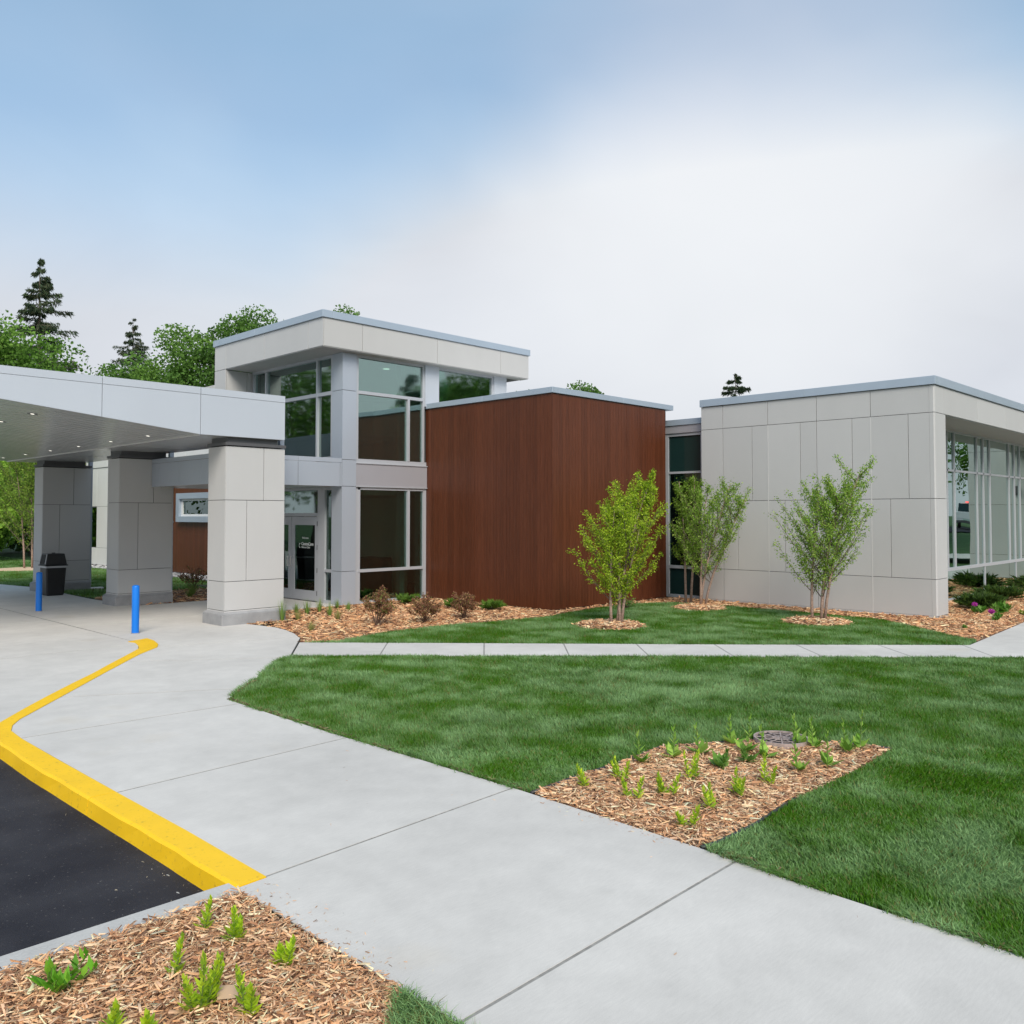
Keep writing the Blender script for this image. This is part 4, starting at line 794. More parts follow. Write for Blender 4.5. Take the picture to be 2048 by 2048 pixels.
# ================================================================== street furniture
def bollard(x, y, label):
    r = tag(empty('bollard', (x, y, 0)), label, 'bollard', 'blue bollards along the driveway edge'); n = 20; prof = [(.066, -.05), (.066, .86), (.062, .878), (.045, .89), (.015, .896)]
    g = G().add([(x+q*math.cos(6.283*i/n), y+q*math.sin(6.283*i/n), z) for q, z in prof for i in range(n)], [(k*n+i, k*n+(i+1) % n, (k+1)*n+(i+1) % n, (k+1)*n+i) for k in range(len(prof)-1) for i in range(n)]+[tuple((len(prof)-1)*n+i for i in range(n))])
    g.build('sleeve', 'blue', r, smooth=True)
    G().add([(x+q*math.cos(6.283*i/n), y+q*math.sin(6.283*i/n), z) for q, z in ((.067, 0), (.067, .012), (.078, .003)) for i in range(n)], [(k*n+i, k*n+(i+1) % n, (k+1)*n+(i+1) % n, (k+1)*n+i) for k in range(2) for i in range(n)]).build('base_ring', 'concrete_base', r)
bollard(6.68, 16.33, 'blue bollard at the end of the yellow line, nearer to the camera'); bollard(6.66, 21.65, 'blue bollard standing in front of the black litter bin')
bn = tag(empty('litter_bin', (8.35, 25.75, 0)), 'square black litter bin with hooded lid in front of the far pillar', 'litter bin')
def frustum(g, x0, x1, y0, y1, z0, X0, X1, Y0, Y1, z1): g.add([(x0,y0,z0),(x1,y0,z0),(x1,y1,z0),(x0,y1,z0),(X0,Y0,z1),(X1,Y0,z1),(X1,Y1,z1),(X0,Y1,z1)], [(0,3,2,1),(4,5,6,7),(0,1,5,4),(1,2,6,5),(2,3,7,6),(3,0,4,7)]); return g
bx, by = 8.27, 25.75
frustum(G(), bx-0.221, bx+0.221, by-0.221, by+0.221, 0.0, bx-0.262, bx+0.262, by-0.262, by+0.262, .78).build('body', 'black', bn, bevel=.03)
frustum(G(), bx-0.267, bx+0.267, by-0.267, by+0.267, .755, bx-0.271, bx+0.271, by-0.271, by+0.271, .81).build('bag_liner', 'bagliner', bn, bevel=.006)
B('lid_rim', 'black', bn, bx-0.295, bx+0.295, by-0.295, by+0.295, .81, .84, bevel=.01)
hood = frustum(G(), bx-0.271, bx+0.271, by-0.271, by+0.271, .84, bx-0.221, bx+0.221, by-0.221, by+0.221, 1.14).build('hood', 'black', bn, bevel=.012)
frustum(G(), bx-0.277, bx-0.246, by-0.205, by+0.205, .87, bx-0.236, bx-0.205, by-0.172, by+0.172, 1.11).build('flap', 'rubber', hood); B('knob', 'black', hood, bx-0.041, bx+0.041, by-0.016, by+0.016, 1.14, 1.165)
for y in (by-0.238, by+0.215): frustum(G(), bx-0.283, bx-0.271, y, y+.028, .86, bx-0.239, bx-0.227, y, y+.028, 1.13).build('flap_rim', 'bagliner', hood)
# ================================================================== vegetation
def pal_pick(pal, n, j=.25): return np.clip(np.array(pal)[rng.integers(0, len(pal), n)]*(1-j/2+j*rng.random((n, 1))), 0, 1)
def birch(x, y, h, wid, label, stems, pal, nleaf=3200, seed=0, low=.20, group='young birches planted near the building', lean=(0, 0), bark='birchbark', ls=.055):
    nleaf = int(nleaf*2.0); ls *= .62
    r = random.Random(seed); root = tag(empty('birch_tree', (x, y, 0)), label, 'tree', group)
    tw_ = G(); br = G(); LP = []
    for si, (dx, dy, ex, ey, hh) in enumerate(stems):
        pts = []; 
        for i in range(8):
            t = i/7; pts.append(Vector((x+dx+(ex)*.72*t**1.3+.03*math.sin(3*t+si)+lean[0]*t*t, y+dy+(ey)*.72*t**1.3+.03*math.cos(4*t+si)+lean[1]*t*t, -.02+hh*h*t)))
        tw_.tube(pts, [.030*(1-.85*i/7)*(h/3)**.6+.004 for i in range(8)], 7)
        nb_ = 20
        for b_ in range(nb_):
            t = low+.06*r.random()+(1-low-.06)*b_/nb_
            i0 = min(6, int(t*7)); p0 = pts[i0].lerp(pts[i0+1], t*7-i0)
            a = b_*2.4+si*1.3+r.uniform(-.5, .5); t_ = (t-low)/(1-low); env = wid*(.20+.80*(1-t_)**.75*min(1, .55+t_*2.2))*.50*r.uniform(.55, 1.2)
            d = Vector((math.cos(a), math.sin(a), r.uniform(1.0, 1.7))); bp_ = []
            for q in range(5):
                u = q/4; bp_.append(p0+Vector((d.x, d.y, 0))*env*u+Vector((0, 0, d.z*env*(u*.7+.35*u*u))))
            br.tube(bp_, [.011*(1-.8*q/4)*(h/3)**.5 for q in range(5)], 4, cap=False)
            for q in range(9):
                u = .18+.82*q/8; i1 = min(3, int(u*4)); b0 = bp_[i1].lerp(bp_[i1+1], u*4-i1)
                aa = a+r.uniform(-1.4, 1.4); tl = env*.38*r.uniform(.5, 1.2)*(1.15-u*.6); e = b0+Vector((math.cos(aa)*tl, math.sin(aa)*tl, tl*r.uniform(.4, 1.2)))
                br.tube([b0, e], [.004, .0015], 3, cap=False); LP.append((b0, e))
        LP.append((pts[5], pts[7]+Vector((0, 0, .08)))); LP.append((pts[6], pts[7]+Vector((0, 0, .12))))
    LP = np.array([[*a_, *b_] for a_, b_ in LP]); idx = rng.integers(0, len(LP), nleaf); t = rng.random((nleaf, 1))**.8
    P = LP[idx, :3]*(1-t)+LP[idx, 3:]*t+rng.normal(0, .038*(h/3), (nleaf, 3))
    P = P[P[:, 2] > h*low*.7]
    tw_.build('trunk', bark, root, smooth=True); br.build('branches', 'bark', root)
    leafcloud('foliage', P, ls, pal_pick(pal, len(P)), 'leaf', root, .62, .2); return root
YG = [(.33, .48, .02), (.40, .55, .03), (.21, .34, .02), (.48, .60, .06)]
MG = [(.22, .40, .04), (.30, .48, .07), (.16, .30, .03), (.42, .55, .12)]
birch(13.80, 10.58, 2.92, 1.6, 'yellow green birch in front of the dark wood clad wall', [(-.08, .05, -.38, .45, .80), (.05, -.06, .25, -.15, .93), (.02, .05, .15, -.42, 1.0), (.05, 0, -.1, .2, .88)], YG, 12500, 3, .13, lean=(.32, -.32), ls=.062, bark='birchbark')
birch(17.99, 11.27, 2.95, 1.6, 'leaning sparse birch left of the grey wall in its mulch ring', [(0, 0, .15, -.35, 1.0), (.06, -.05, .35, -.75, .88), (-.04, .03, -.05, .2, .95)], MG, 6000, 5, .20, lean=(.18, -.35), ls=.062)
birch(18.55, 12.05, 3.15, .95, 'narrow birch standing before the glazed link window', [(0, 0, -.1, .25, .97), (.05, -.08, .1, -.15, 1.0)], [(.18, .32, .03), (.14, .26, .03), (.25, .38, .05)], 5500, 8, .26, ls=.06)
birch(17.22, 8.0, 3.08, 1.85, 'green birch before the grey panelled wall, rightmost of the birches', [(-.07, .09, -.30, .35, .84), (.03, -.03, .05, .02, .90), (.05, -.06, .35, -.42, 1.02), (.02, 0, -.05, -.25, .86)], MG, 9800, 11, .17, lean=(.32, -.32), ls=.062)
birch(11.55, 38.6, 4.7, 4.0, 'light green young birch on the lawn past the farthest pillar', [(-.2, .1, -.5, .5, 1), (.1, 0, .3, -.5, .95), (.05, .1, 0, .1, .9)], [(.20, .32, .04), (.28, .38, .06), (.12, .22, .03)], 8000, 14, .15, ls=.11)
tag(G().prism([(10.6+1.4*math.cos(t*.35)+.9, 38.4+1.1*math.sin(t*.35)) for t in range(18)], -.02, .05, (.62, .46, .32)).build('mulch_ring', 'chips', colors=True), 'pale mulch under the distant young birch', 'mulch ring')
def shrub(x, y, h, w, label, pal, n=900, name='shrub', group=None, seed=0, ls=.035, twig=(.12, .06, .04), cat='shrub', aspect=.6):
    r = random.Random(seed); root = tag(empty(name, (x, y, 0)), label, cat, group); g = G(); seg = []
    for i in range(26):
        a = r.uniform(0, 6.283); rr = r.uniform(.1, 1)**.6*w/2; hh = h*r.uniform(.55, 1)*(1-.35*(2*rr/w)**2)
        p0 = Vector((x+r.uniform(-.04, .04), y+r.uniform(-.04, .04), 0)); p2 = Vector((x+rr*math.cos(a), y+rr*math.sin(a), hh)); p1 = p0.lerp(p2, .5)+Vector((0, 0, .1*hh)); g.tube([p0, p1, p2], [.006, .004, .0015], 4, cap=False)
        for q in range(5):
            b0 = p1.lerp(p2, q/5); e = b0+Vector((r.uniform(-1, 1)*w*.13, r.uniform(-1, 1)*w*.13, r.uniform(.0, 1)*h*.16)); g.tube([b0, e], [.002, .001], 3, cap=False); seg.append((b0, e))
        seg.append((p1, p2))
    g.build('stems', mat_twig, root); S_ = np.array([[*a_, *b_] for a_, b_ in seg]); i_ = rng.integers(0, len(S_), n); t = rng.random((n, 1))
    P = S_[i_, :3]*(1-t)+S_[i_, 3:]*t+rng.normal(0, .015, (n, 3)); P[:, 2] = np.maximum(P[:, 2], .03)
    c = pal_pick(pal, n, .5); leafcloud('foliage', P, ls, c, 'leaf', root, aspect, .4); return root
M['twig'] = mat('twig', (.10, .055, .035), .8, var=.3); mat_twig = 'twig'
RB = [(.30, .12, .07), (.36, .18, .10), (.22, .20, .06), (.24, .28, .07), (.44, .26, .14), (.20, .09, .06)]
RB2 = [(.30, .12, .08), (.36, .18, .10), (.22, .12, .07), (.24, .22, .06), (.46, .28, .15)]
GR = 'reddish brown shrubs in the mulch by the wood wall'
shrub(10.54, 14.06, .80, .85, 'tallest reddish brown shrub with green lower leaves, nearest the entrance', RB, 3600, group=GR, seed=1)
shrub(11.46, 13.70, .66, .78, 'reddish brown shrub between its two neighbours in the mulch', RB2, 3000, group=GR, seed=2)
shrub(12.52, 13.66, .64, .74, 'reddish brown shrub next to the round green juniper', RB2, 3000, group=GR, seed=3)
shrub(11.6, 24.3, .75, 1.0, 'dark reddish shrub seen between two canopy pillars', RB2, 900, seed=4, ls=.05)
def juniper(x, y, h, w, label, pal, n=1500, seed=0, group=None):
    r = random.Random(seed); root = tag(empty('juniper', (x, y, 0)), label, 'juniper', group); g = G(); Ps = []; As = []
    for i in range(max(22, int(60*w))):
        a = r.uniform(0, 6.283); el = r.uniform(.15, 1.1); ln = (w/2*math.cos(el)**.5)*r.uniform(.7, 1.05); d = Vector((math.cos(a)*math.cos(el*.8), math.sin(a)*math.cos(el*.8), math.sin(el)*h/(w*.5)*.8)).normalized()
        p0 = Vector((x, y, .04)); p1 = p0+d*ln*.6; p2 = p0+Vector((d.x*ln, d.y*ln, min(h, d.z*ln*.95))); g.tube([p0, p1, p2], [.008, .005, .002], 4, cap=False)
        for q in range(n//max(22, int(60*w))):
            t = r.uniform(.2, 1); b0 = p0.lerp(p1, t*2) if t < .5 else p1.lerp(p2, t*2-1); dd = (p2-p0).normalized()+Vector((r.uniform(-.8, .8), r.uniform(-.8, .8), r.uniform(-.15, .7))); Ps.append(b0); As.append(dd.normalized())
    g.build('branches', 'bark', root); Ps = np.array(Ps); As = np.array(As); n_ = len(Ps); L_ = (.05+.05*rng.random((n_, 1)))*(.6+.5*w)
    P = Ps+As*L_*.5; P[:, 2] = np.maximum(P[:, 2], .02); b_ = np.cross(As, rdir(n_)); b_ /= np.linalg.norm(b_, axis=1, keepdims=True)+1e-9
    V_, F_, C_ = quads(P, As*L_, b_*L_*.14, pal_pick(pal, n_, .5)); arrmesh('foliage', V_, F_, C_, 'leaf', root); return root
JG = [(.12, .24, .03), (.16, .30, .04), (.07, .15, .025), (.20, .34, .06)]; JD = [(.05, .10, .02), (.07, .13, .022), (.035, .07, .018), (.10, .17, .03)]
juniper(14.06, 14.38, .30, .62, 'round bright green juniper close to the wood wall corner', JG, 1800, 1)
juniper(13.75, 15.3, .30, .6, 'bright green juniper half hidden by the reddish shrub', JG, 1200, 2)
juniper(13.6, 16.9, .30, .7, 'bright green juniper under the lower tower window', JG, 1200, 3)
juniper(22.35, 6.45, .50, 1.15, 'dark spreading juniper in the mulch under the grey wing window', JD, 4200, 4); juniper(24.9, 6.7, .52, 1.3, 'second dark juniper along the grey wing window, at the photo edge', JD, 3600, 5); juniper(28.8, 6.8, .6, 1.7, 'dark juniper outside the photo edge by the grey wing', JD, 2600, 6)
def sprout(x, y, h, stems, label, pal, leaf=.045, seed=0, group=None, lean=(0, 0), spread=.06, lpn=26, name='seedling', cat='plant', flower=False, elong=.42, base=0, lm='limeleaf'):
    r = random.Random(seed); root = tag(empty(name, (x, y, 0)), label, cat, group); g = G(); P, A_, Bb, Cc = [], [], [], []
    for s_ in range(stems):
        a = r.uniform(0, 6.283); q0 = Vector((x+spread*.6*math.cos(a), y+spread*.6*math.sin(a), -.01)); hh = h*(1 if s_ == 0 else r.uniform(.55, .9))
        tip = q0+Vector((spread*math.cos(a)*1.2+lean[0]*hh, spread*math.sin(a)*1.2+lean[1]*hh, hh)); g.tube([q0, q0.lerp(tip, .5)+Vector((.004, 0, 0)), tip], [.005, .004, .002], 5)
        for k in range(lpn):
            t = (k+.5)/lpn; ph = k*2.4+r.uniform(-.3, .3); c0 = q0.lerp(tip, .06+.94*t); sz_ = leaf*(1.15-.6*t)*r.uniform(.8, 1.2); el = .45+.8*t
            d = Vector((math.cos(ph)*math.cos(el), math.sin(ph)*math.cos(el), math.sin(el))); wv = Vector((-math.sin(ph), math.cos(ph), 0)); P.append(c0+d*sz_*.5); A_.append(d*sz_*.55); Bb.append(wv*sz_*elong*.5); Cc.append(pal[r.randrange(len(pal))])
    for k in range(base):
        ph = r.uniform(0, 6.283); el = r.uniform(.3, 1.1); sz_ = leaf*r.uniform(1.3, 2.2); d = Vector((math.cos(ph)*math.cos(el), math.sin(ph)*math.cos(el), math.sin(el))); wv = Vector((-math.sin(ph), math.cos(ph), 0))
        P.append(Vector((x, y, .01))+d*sz_*.55); A_.append(d*sz_*.55); Bb.append(wv*sz_*.28); Cc.append(pal[r.randrange(len(pal))])
    g.build('stem', 'leafstem', root); C_ = np.array(Cc)*(.8+.4*rng.random((len(Cc), 1)))
    V_, F_, CC = quads(np.array(P), np.array(A_), np.array(Bb), C_)
    # fold each leaf along its rib so it has relief
    arrmesh('foliage', V_, F_, CC, lm, root); return root
M['leafstem'] = mat('leafstem', (.12, .18, .04), .6)
LM = [(.52, .70, .03), (.62, .78, .06), (.42, .60, .03), (.30, .48, .04)]; DK = [(.12, .27, .03), (.16, .34, .05), (.22, .40, .08), (.09, .20, .03)]
DK2 = [(.22, .44, .05), (.32, .54, .08), (.42, .62, .12), (.16, .32, .04)]
GL = 'lime green seedlings in the wood chip beds'
near = [(2.17, 4.44, .17, 1, 'single lime sprig nearest the concrete kerb corner'), (2.23, 4.18, .16, 2, 'twin stemmed lime sprig near the kerb corner of the near bed'), (2.28, 3.80, .13, 2, 'small twin lime sprig close to the sidewalk edge in the near bed'),
        (1.86, 4.11, .19, 1, 'lime sprig in the middle row of the near bed, left of the bushy one'), (1.84, 3.76, .28, 5, 'bushiest and tallest lime plant of the near bed beside the card scrap'), (1.98, 3.55, .21, 2, 'slender lime sprig right of the bushy lime plant'),
        (1.50, 3.87, .14, 1, 'lime sprig cut by the bottom edge of the photo, left one'), (1.60, 3.70, .13, 1, 'lime sprig cut by the bottom edge of the photo, right one')]
for i, (x, y, h, s_, lab) in enumerate(near): sprout(x, y, h, s_, lab, LM, .058, 20+i, GL, spread=.035 if s_ < 3 else .06, lpn=34, elong=.5)
sprout(1.46, 4.38, .13, 7, 'dark green broad leaved plant leaning right in the near bed', [(.12, .34, .02), (.16, .42, .03), (.26, .52, .04)], .10, 40, None, lean=(.5, -.45), spread=.06, lpn=8)
bedl = ['leftmost lime sprig of the lawn bed', 'upright lime sprig in the back row of the lawn bed, second from left', 'lime sprig just below the second one in the lawn bed', 'V shaped lime sprig in the middle of the lawn bed', 'tallest lime plant in the middle of the lawn bed', 'lime sprig low in the lawn bed, second from the front', 'bushy lime sprig right of the middle in the lawn bed', 'slender rightmost lime sprig of the lawn bed', 'frontmost lime sprig of the lawn bed']
bedp = [(5.51,4.53,.17),(5.87,4.46,.20),(5.49,4.07,.17),(5.78,3.94,.19),(6.26,4.03,.26),(5.74,3.5,.19),(6.13,3.55,.20),(6.54,3.52,.24),(5.32,3.46,.16)]
for i, ((x, y, h), lab) in enumerate(zip(bedp, bedl)): sprout(x, y, h, 3 if i in (1, 3, 4, 6) else 2, lab, LM, .062, 60+i, GL, spread=.055, lpn=24, elong=.5)
darkp = [(6.33,4.59,.28,'far left, at the lawn edge'),(6.68,4.49,.30,'second from the left at the back edge'),(6.97,4.38,.30,'third from the left at the back edge'),(6.70,4.01,.17,'low broad leaved clump behind the tallest lime plant'),(7.46,4.36,.30,'thin, rising against the grass left of the grate'),(7.31,4.13,.38,'tall one just left of the drain grate'),(7.02,3.93,.16,'short bluish one in the middle'),(7.27,3.9,.30,'before the left rim of the drain grate'),(7.87,3.86,.32,'before the right part of the drain grate'),(7.09,3.48,.34,'tall flower stalk in front with a leafy foot'),(7.87,3.72,.30,'thin, at the right rim of the drain grate'),(7.39,3.38,.34,'dense, in front toward the right end'),(7.94,3.44,.30,'second from the right end'),(8.16,3.42,.36,'tallest at the right end of the bed')]
for i, (x, y, h, lab) in enumerate(darkp): sprout(x, y, h, 1 if h > .2 else 2, 'dark plant of the lawn bed, '+lab, DK2 if h > .25 else DK, .074, 90+i, 'dark green perennials in the lawn bed', spread=.035, lpn=15, elong=.45, base=7)
G_T = 'small grassy tufts in the mulch by the nearest pillar'
def tuft(x, y, h, label, pal, n=70, seed=0, w=.12, group=None, name='grass_tuft'):
    root = tag(empty(name, (x, y, 0)), label, 'grass tuft', group); a = rng.random(n)*6.283; sp_ = rng.random(n)*w; hh = h*(.5+.6*rng.random(n)); b0 = np.stack([x+.02*np.cos(a), y+.02*np.sin(a), 0*a], 1); tip = np.stack([x+sp_*np.cos(a), y+sp_*np.sin(a), hh], 1)
    side = np.stack([-np.sin(a), np.cos(a), 0*a], 1)*.004; V_ = np.stack([b0-side, b0+side, tip], 1).reshape(-1, 3); arrmesh('blades', V_, np.arange(3*n).reshape(n, 3), np.repeat(pal_pick(pal, n), 3, 0), 'grass', root)
tf_ = [(9.57,16.02,.48,'tall thin tuft against the base of the nearest pillar'),(10.55,17.07,.26,'tuft nearest the entrance doors'),(10.58,16.68,.36,'tallest tuft in front of the door'),(11.06,16.92,.34,'tuft before the door side window'),(10.72,16.01,.36,'wide tuft in the middle of the group'),(11.81,17.32,.24,'tuft at the foot of the silver column'),(11.67,16.67,.22,'small tuft farthest right of the group'),(10.51,15.4,.26,'yellowish tuft halfway to the sidewalk'),(9.15,14.28,.20,'low yellowish tuft near the curved sidewalk edge'),(9.84,15.86,.26,'straw coloured tuft right of the pillar base')]
for i, (x, y, h, lab) in enumerate(tf_): tuft(x, y, h, lab, [(.22,.34,.08),(.30,.40,.10),(.14,.26,.05)] if i not in (7,8,9) else [(.34,.34,.10),(.26,.30,.08),(.40,.36,.16)], 110, i, .16, G_T)
for i, (x, y, h, lab) in enumerate([(10.6,22.4,.3,'yellow green tuft behind the middle pillar base'),(11.0,23.1,.35,'tuft between middle pillar and reddish shrub')]): tuft(x, y, h, lab, [(.16,.26,.05),(.26,.32,.08)], 160, i, .3)
HP = [(.10, .25, .03), (.14, .32, .04), (.20, .38, .07)]
def hosta(x, y, h, w, label, seed, pal=HP, flower=False):
    r = sprout(x, y, h*.5, 5, label, pal, w*.55, seed, None, spread=w*.25, lpn=6, name='perennial_plant', elong=.55)
    if flower:
        g = G(); g.tube([(x-.1, y, 0), (x-.12, y+.02, .17)], .004, 5); g.build('flower_stalk', 'leafstem', r); P = np.array([x-.12, y+.02, .20])+rdir(160)*np.array([.055, .055, .04])
        leafcloud('flower', P, .03, pal_pick([(.55, .05, .42), (.7, .12, .55), (.4, .03, .35)], 160), 'leaf', r, .8, .5)
hosta(20.95, 7.0, .5, .42, 'leafy green plant against the grey corner pier', 200); hosta(21.3, 6.2, .28, .34, 'leafy plant with a magenta flower beside the juniper', 201, flower=True); hosta(20.0, 5.5, .14, .20, 'low plant with a magenta flower nearest the corner pier foot', 202, flower=True)
hosta(21.5, 5.75, .36, .42, 'leafy green plant in front of the juniper near the walk', 203); hosta(21.6, 5.35, .16, .22, 'small yellow green plant at the walk edge', 204, [(.28, .36, .05), (.35, .40, .08)]); hosta(18.2, 5.5, .14, .14, 'tiny green plant left of the magenta flowers', 205); hosta(20.6, 5.6, .16, .2, 'small green plant between the two magenta flowers', 206)
shrub(16.6, 12.5, .28, .9, 'low pale green ground plant in the grass between two birches', [(.14, .28, .05), (.2, .36, .08)], 500, name='ground_plant', seed=9, cat='plant')
# ---- background trees
def broadleaf(x, y, z0, h, w, label, pal, n=7000, seed=0, crown=.35, ls=.30, name='broadleaf_tree', group=None, nclump=46):
    n = int(n*3.0); ls *= .82
    r = np.random.default_rng(seed); root = tag(empty(name, (x, y, z0)), label, 'tree', group); t = G(); top = z0+h; cz = z0+h*(crown+1)/2; hz = h*(1-crown)/2
    c = r.normal(size=(nclump, 3)); c /= np.linalg.norm(c, axis=1, keepdims=True); c *= (r.random((nclump, 1))**.45)*np.array([w/2, w/2, hz])*.86; c += [x, y, cz]; cr = (.13+.13*r.random(nclump))*w
    t.tube([(x, y, z0-.2), (x+.1, y, z0+h*.4), (x, y+.1, z0+h*.8)], [h*.022, h*.016, h*.005], 7)
    for k in range(0, nclump, 2): t.tube([(x, y, z0+h*crown*.9+(c[k, 2]-z0)*.25), tuple(c[k])], [h*.006, h*.002], 4, cap=False)
    t.build('trunk', 'bark', root); k = r.integers(0, nclump, n); d = r.normal(size=(n, 3)); d /= np.linalg.norm(d, axis=1, keepdims=True); P = c[k]+d*(cr[k]*(.35+.72*r.random(n)**.6))[:, None]*np.array([1, 1, .8])
    cc = np.array(pal)[r.integers(0, len(pal), nclump)][k]*(.8+.4*r.random((n, 1))); leafcloud('crown', P, ls, np.clip(cc, 0, 1), 'bgleaf', root, .75, .1)
def conifer(x, y, z0, h, w, label, seed=0, pal=((.05, .085, .045), (.075, .115, .055), (.09, .10, .055)), n=7000, z_low=.08, layers=26, ls=.30, ragged=.35, group=None):
    w *= 1.28; n = int(n*2.4); ls *= .68
    r = random.Random(seed); root = tag(empty('spruce_tree', (x, y, z0)), label, 'tree', group); t = G(); t.tube([(x, y, z0-.2), (x+.08, y, z0+h*.6), (x, y, z0+h*.98)], [h*.016, h*.008, .02], 7); Ps = []; As = []
    for l_ in range(layers):
        f_ = z_low+(1-z_low)*(l_/layers)**.92; zz = z0+h*f_; R_ = (w/2)*min((1-f_)**.66, (1-f_)*2.0)*(1+.22*math.sin(l_*2.1+seed))
        for b_ in range(7 if l_ < layers-3 else 4):
            zz = z0+h*f_+r.uniform(-.8, .8)*h/layers
            a = r.uniform(0, 6.283); rl = R_*r.uniform(1-ragged*1.4, 1+ragged*.7)+.15; p0 = Vector((x, y, zz)); dr_ = rl*.16; tip = Vector((x+rl*math.cos(a), y+rl*math.sin(a), zz-dr_+rl*.10)); mid = p0.lerp(tip, .55)-Vector((0, 0, dr_*.45)); t.tube([p0, mid, tip], [.05*rl*.3+.015, .03, .01], 4, cap=False)
            m_ = int(n/(layers*7)*(.4+1.2*rl/(w/2)))
            for q in range(m_):
                u = r.uniform(.12, 1)**.8; b0 = p0.lerp(mid, u*2) if u < .5 else mid.lerp(tip, u*2-1); sw2 = (1-u)*.35*rl*.5+.12; Ps.append((b0.x+r.uniform(-1, 1)*sw2*.8, b0.y+r.uniform(-1, 1)*sw2*.8, b0.z-abs(r.gauss(0, .20))*(.4+rl*.25))); As.append((math.cos(a)*.6+r.uniform(-.5, .5), math.sin(a)*.6+r.uniform(-.5, .5), r.uniform(-1.3, .0)))
    t.build('trunk', 'bark', root); P = np.array(Ps); A_ = np.array(As); A_ /= np.linalg.norm(A_, axis=1, keepdims=True); b_ = np.cross(A_, rdir(len(P))); b_ /= np.linalg.norm(b_, axis=1, keepdims=True)+1e-9; s_ = (ls*(.6+.8*rng.random((len(P), 1))))*.5
    V_, F_, C_ = quads(P, A_*s_*1.6, b_*s_*.32, pal_pick(pal, len(P), .5)); arrmesh('crown', V_, F_, C_, 'bgleaf', root)
BG1 = [(.10, .21, .03), (.14, .28, .045), (.19, .35, .06), (.08, .16, .03)]; BG2 = [(.085, .18, .035), (.12, .24, .045), (.16, .30, .055)]; BG3 = [(.24, .42, .05), (.32, .52, .07), (.16, .30, .04)]
GB = 'background trees beyond the clinic'
conifer(24.6, 81.2, 0, 24.4, 9.0, 'tall ragged spruce rising behind the left end of the canopy', 1, n=13000, layers=30, ls=.40, ragged=.45, group=GB)
conifer(36.4, 90.6, 0, 22.6, 7.6, 'smaller slender spruce between two leafy trees left of the tower', 2, n=9000, layers=32, ls=.34, ragged=.25, group=GB)
conifer(107, 61.4, 0, 22.0, 15.0, 'round topped dark conifer peeking over the grey wing roof', 3, n=16000, layers=22, ls=.5, ragged=.3, group=GB, pal=((.035, .06, .03), (.05, .08, .035)))
broadleaf(17.2, 66.8, 0, 16.6, 10.0, 'bright leafy tree above the left end of the canopy', BG1, 11000, 4, .2, .30, group=GB)
broadleaf(21.2, 64.5, 0, 11.6, 5.5, 'lower leafy tree against the foot of the tall spruce', BG2, 6000, 5, .2, .28, group=GB)
broadleaf(24.2, 61.2, 0, 13.9, 5.6, 'small rounded leafy tree left of the slender spruce', BG2, 7000, 6, .3, .26, group=GB)
broadleaf(26.9, 57.8, 0, 15.4, 7.4, 'broad leafy tree right of the slender spruce', BG2, 11000, 7, .25, .25, group=GB, nclump=60)
broadleaf(28.9, 55.5, 0, 17.0, 5.4, 'tall open leafy tree touching the left edge of the tower', BG2, 7500, 8, .3, .24, group=GB, nclump=44)
broadleaf(32.0, 55.9, 0, 17.4, 6.4, 'highest leafy crown just behind the tower roof', BG2, 9000, 9, .3, .24, group=GB, nclump=44)
broadleaf(40.4, 58.0, 0, 19.4, 5.0, 'leafy tree tips above the tower roof corner', BG2, 5000, 10, .4, .24, group=GB, nclump=26)
broadleaf(50.8, 50.6, 0, 14.0, 8.0, 'leafy tree beyond the wood box, below the tower fascia', BG2, 8000, 11, .3, .26, group=GB, nclump=34)
broadleaf(54.8, 44.6, 0, 13.7, 6.0, 'leafy tree tip over the wood box coping', BG2, 5000, 12, .3, .26, group=GB, nclump=26)
for i, (x, y, h, w, lab) in enumerate([(13.0, 52, 9.5, 7.5, 'leafy tree under the canopy, left of the farthest pillar'), (9.5, 54, 10, 8, 'leafy tree cut by the left edge of the photo'), (16.5, 55, 8, 6.5, 'leafy tree mostly hidden by the farthest pillar'), (11.5, 47, 5.2, 5.0, 'bright bush-like tree behind the distant young birch')]): broadleaf(x, y, 0, h, w, lab, BG3 if i in (0, 3) else BG2, 4500, 20+i, .08, .26, group=GB)
g = G()
n = 9000; P = np.stack([rng.uniform(2, 24, n), rng.uniform(58, 62, n), rng.uniform(0, 9, n)], 1); hd = tag(leafcloud('hedge', P, .45, pal_pick([(.03, .06, .015), (.045, .09, .02)], n), 'bgleaf', None, .8), 'dark green wooded edge closing the view under the canopy', 'woodland', kind='stuff')
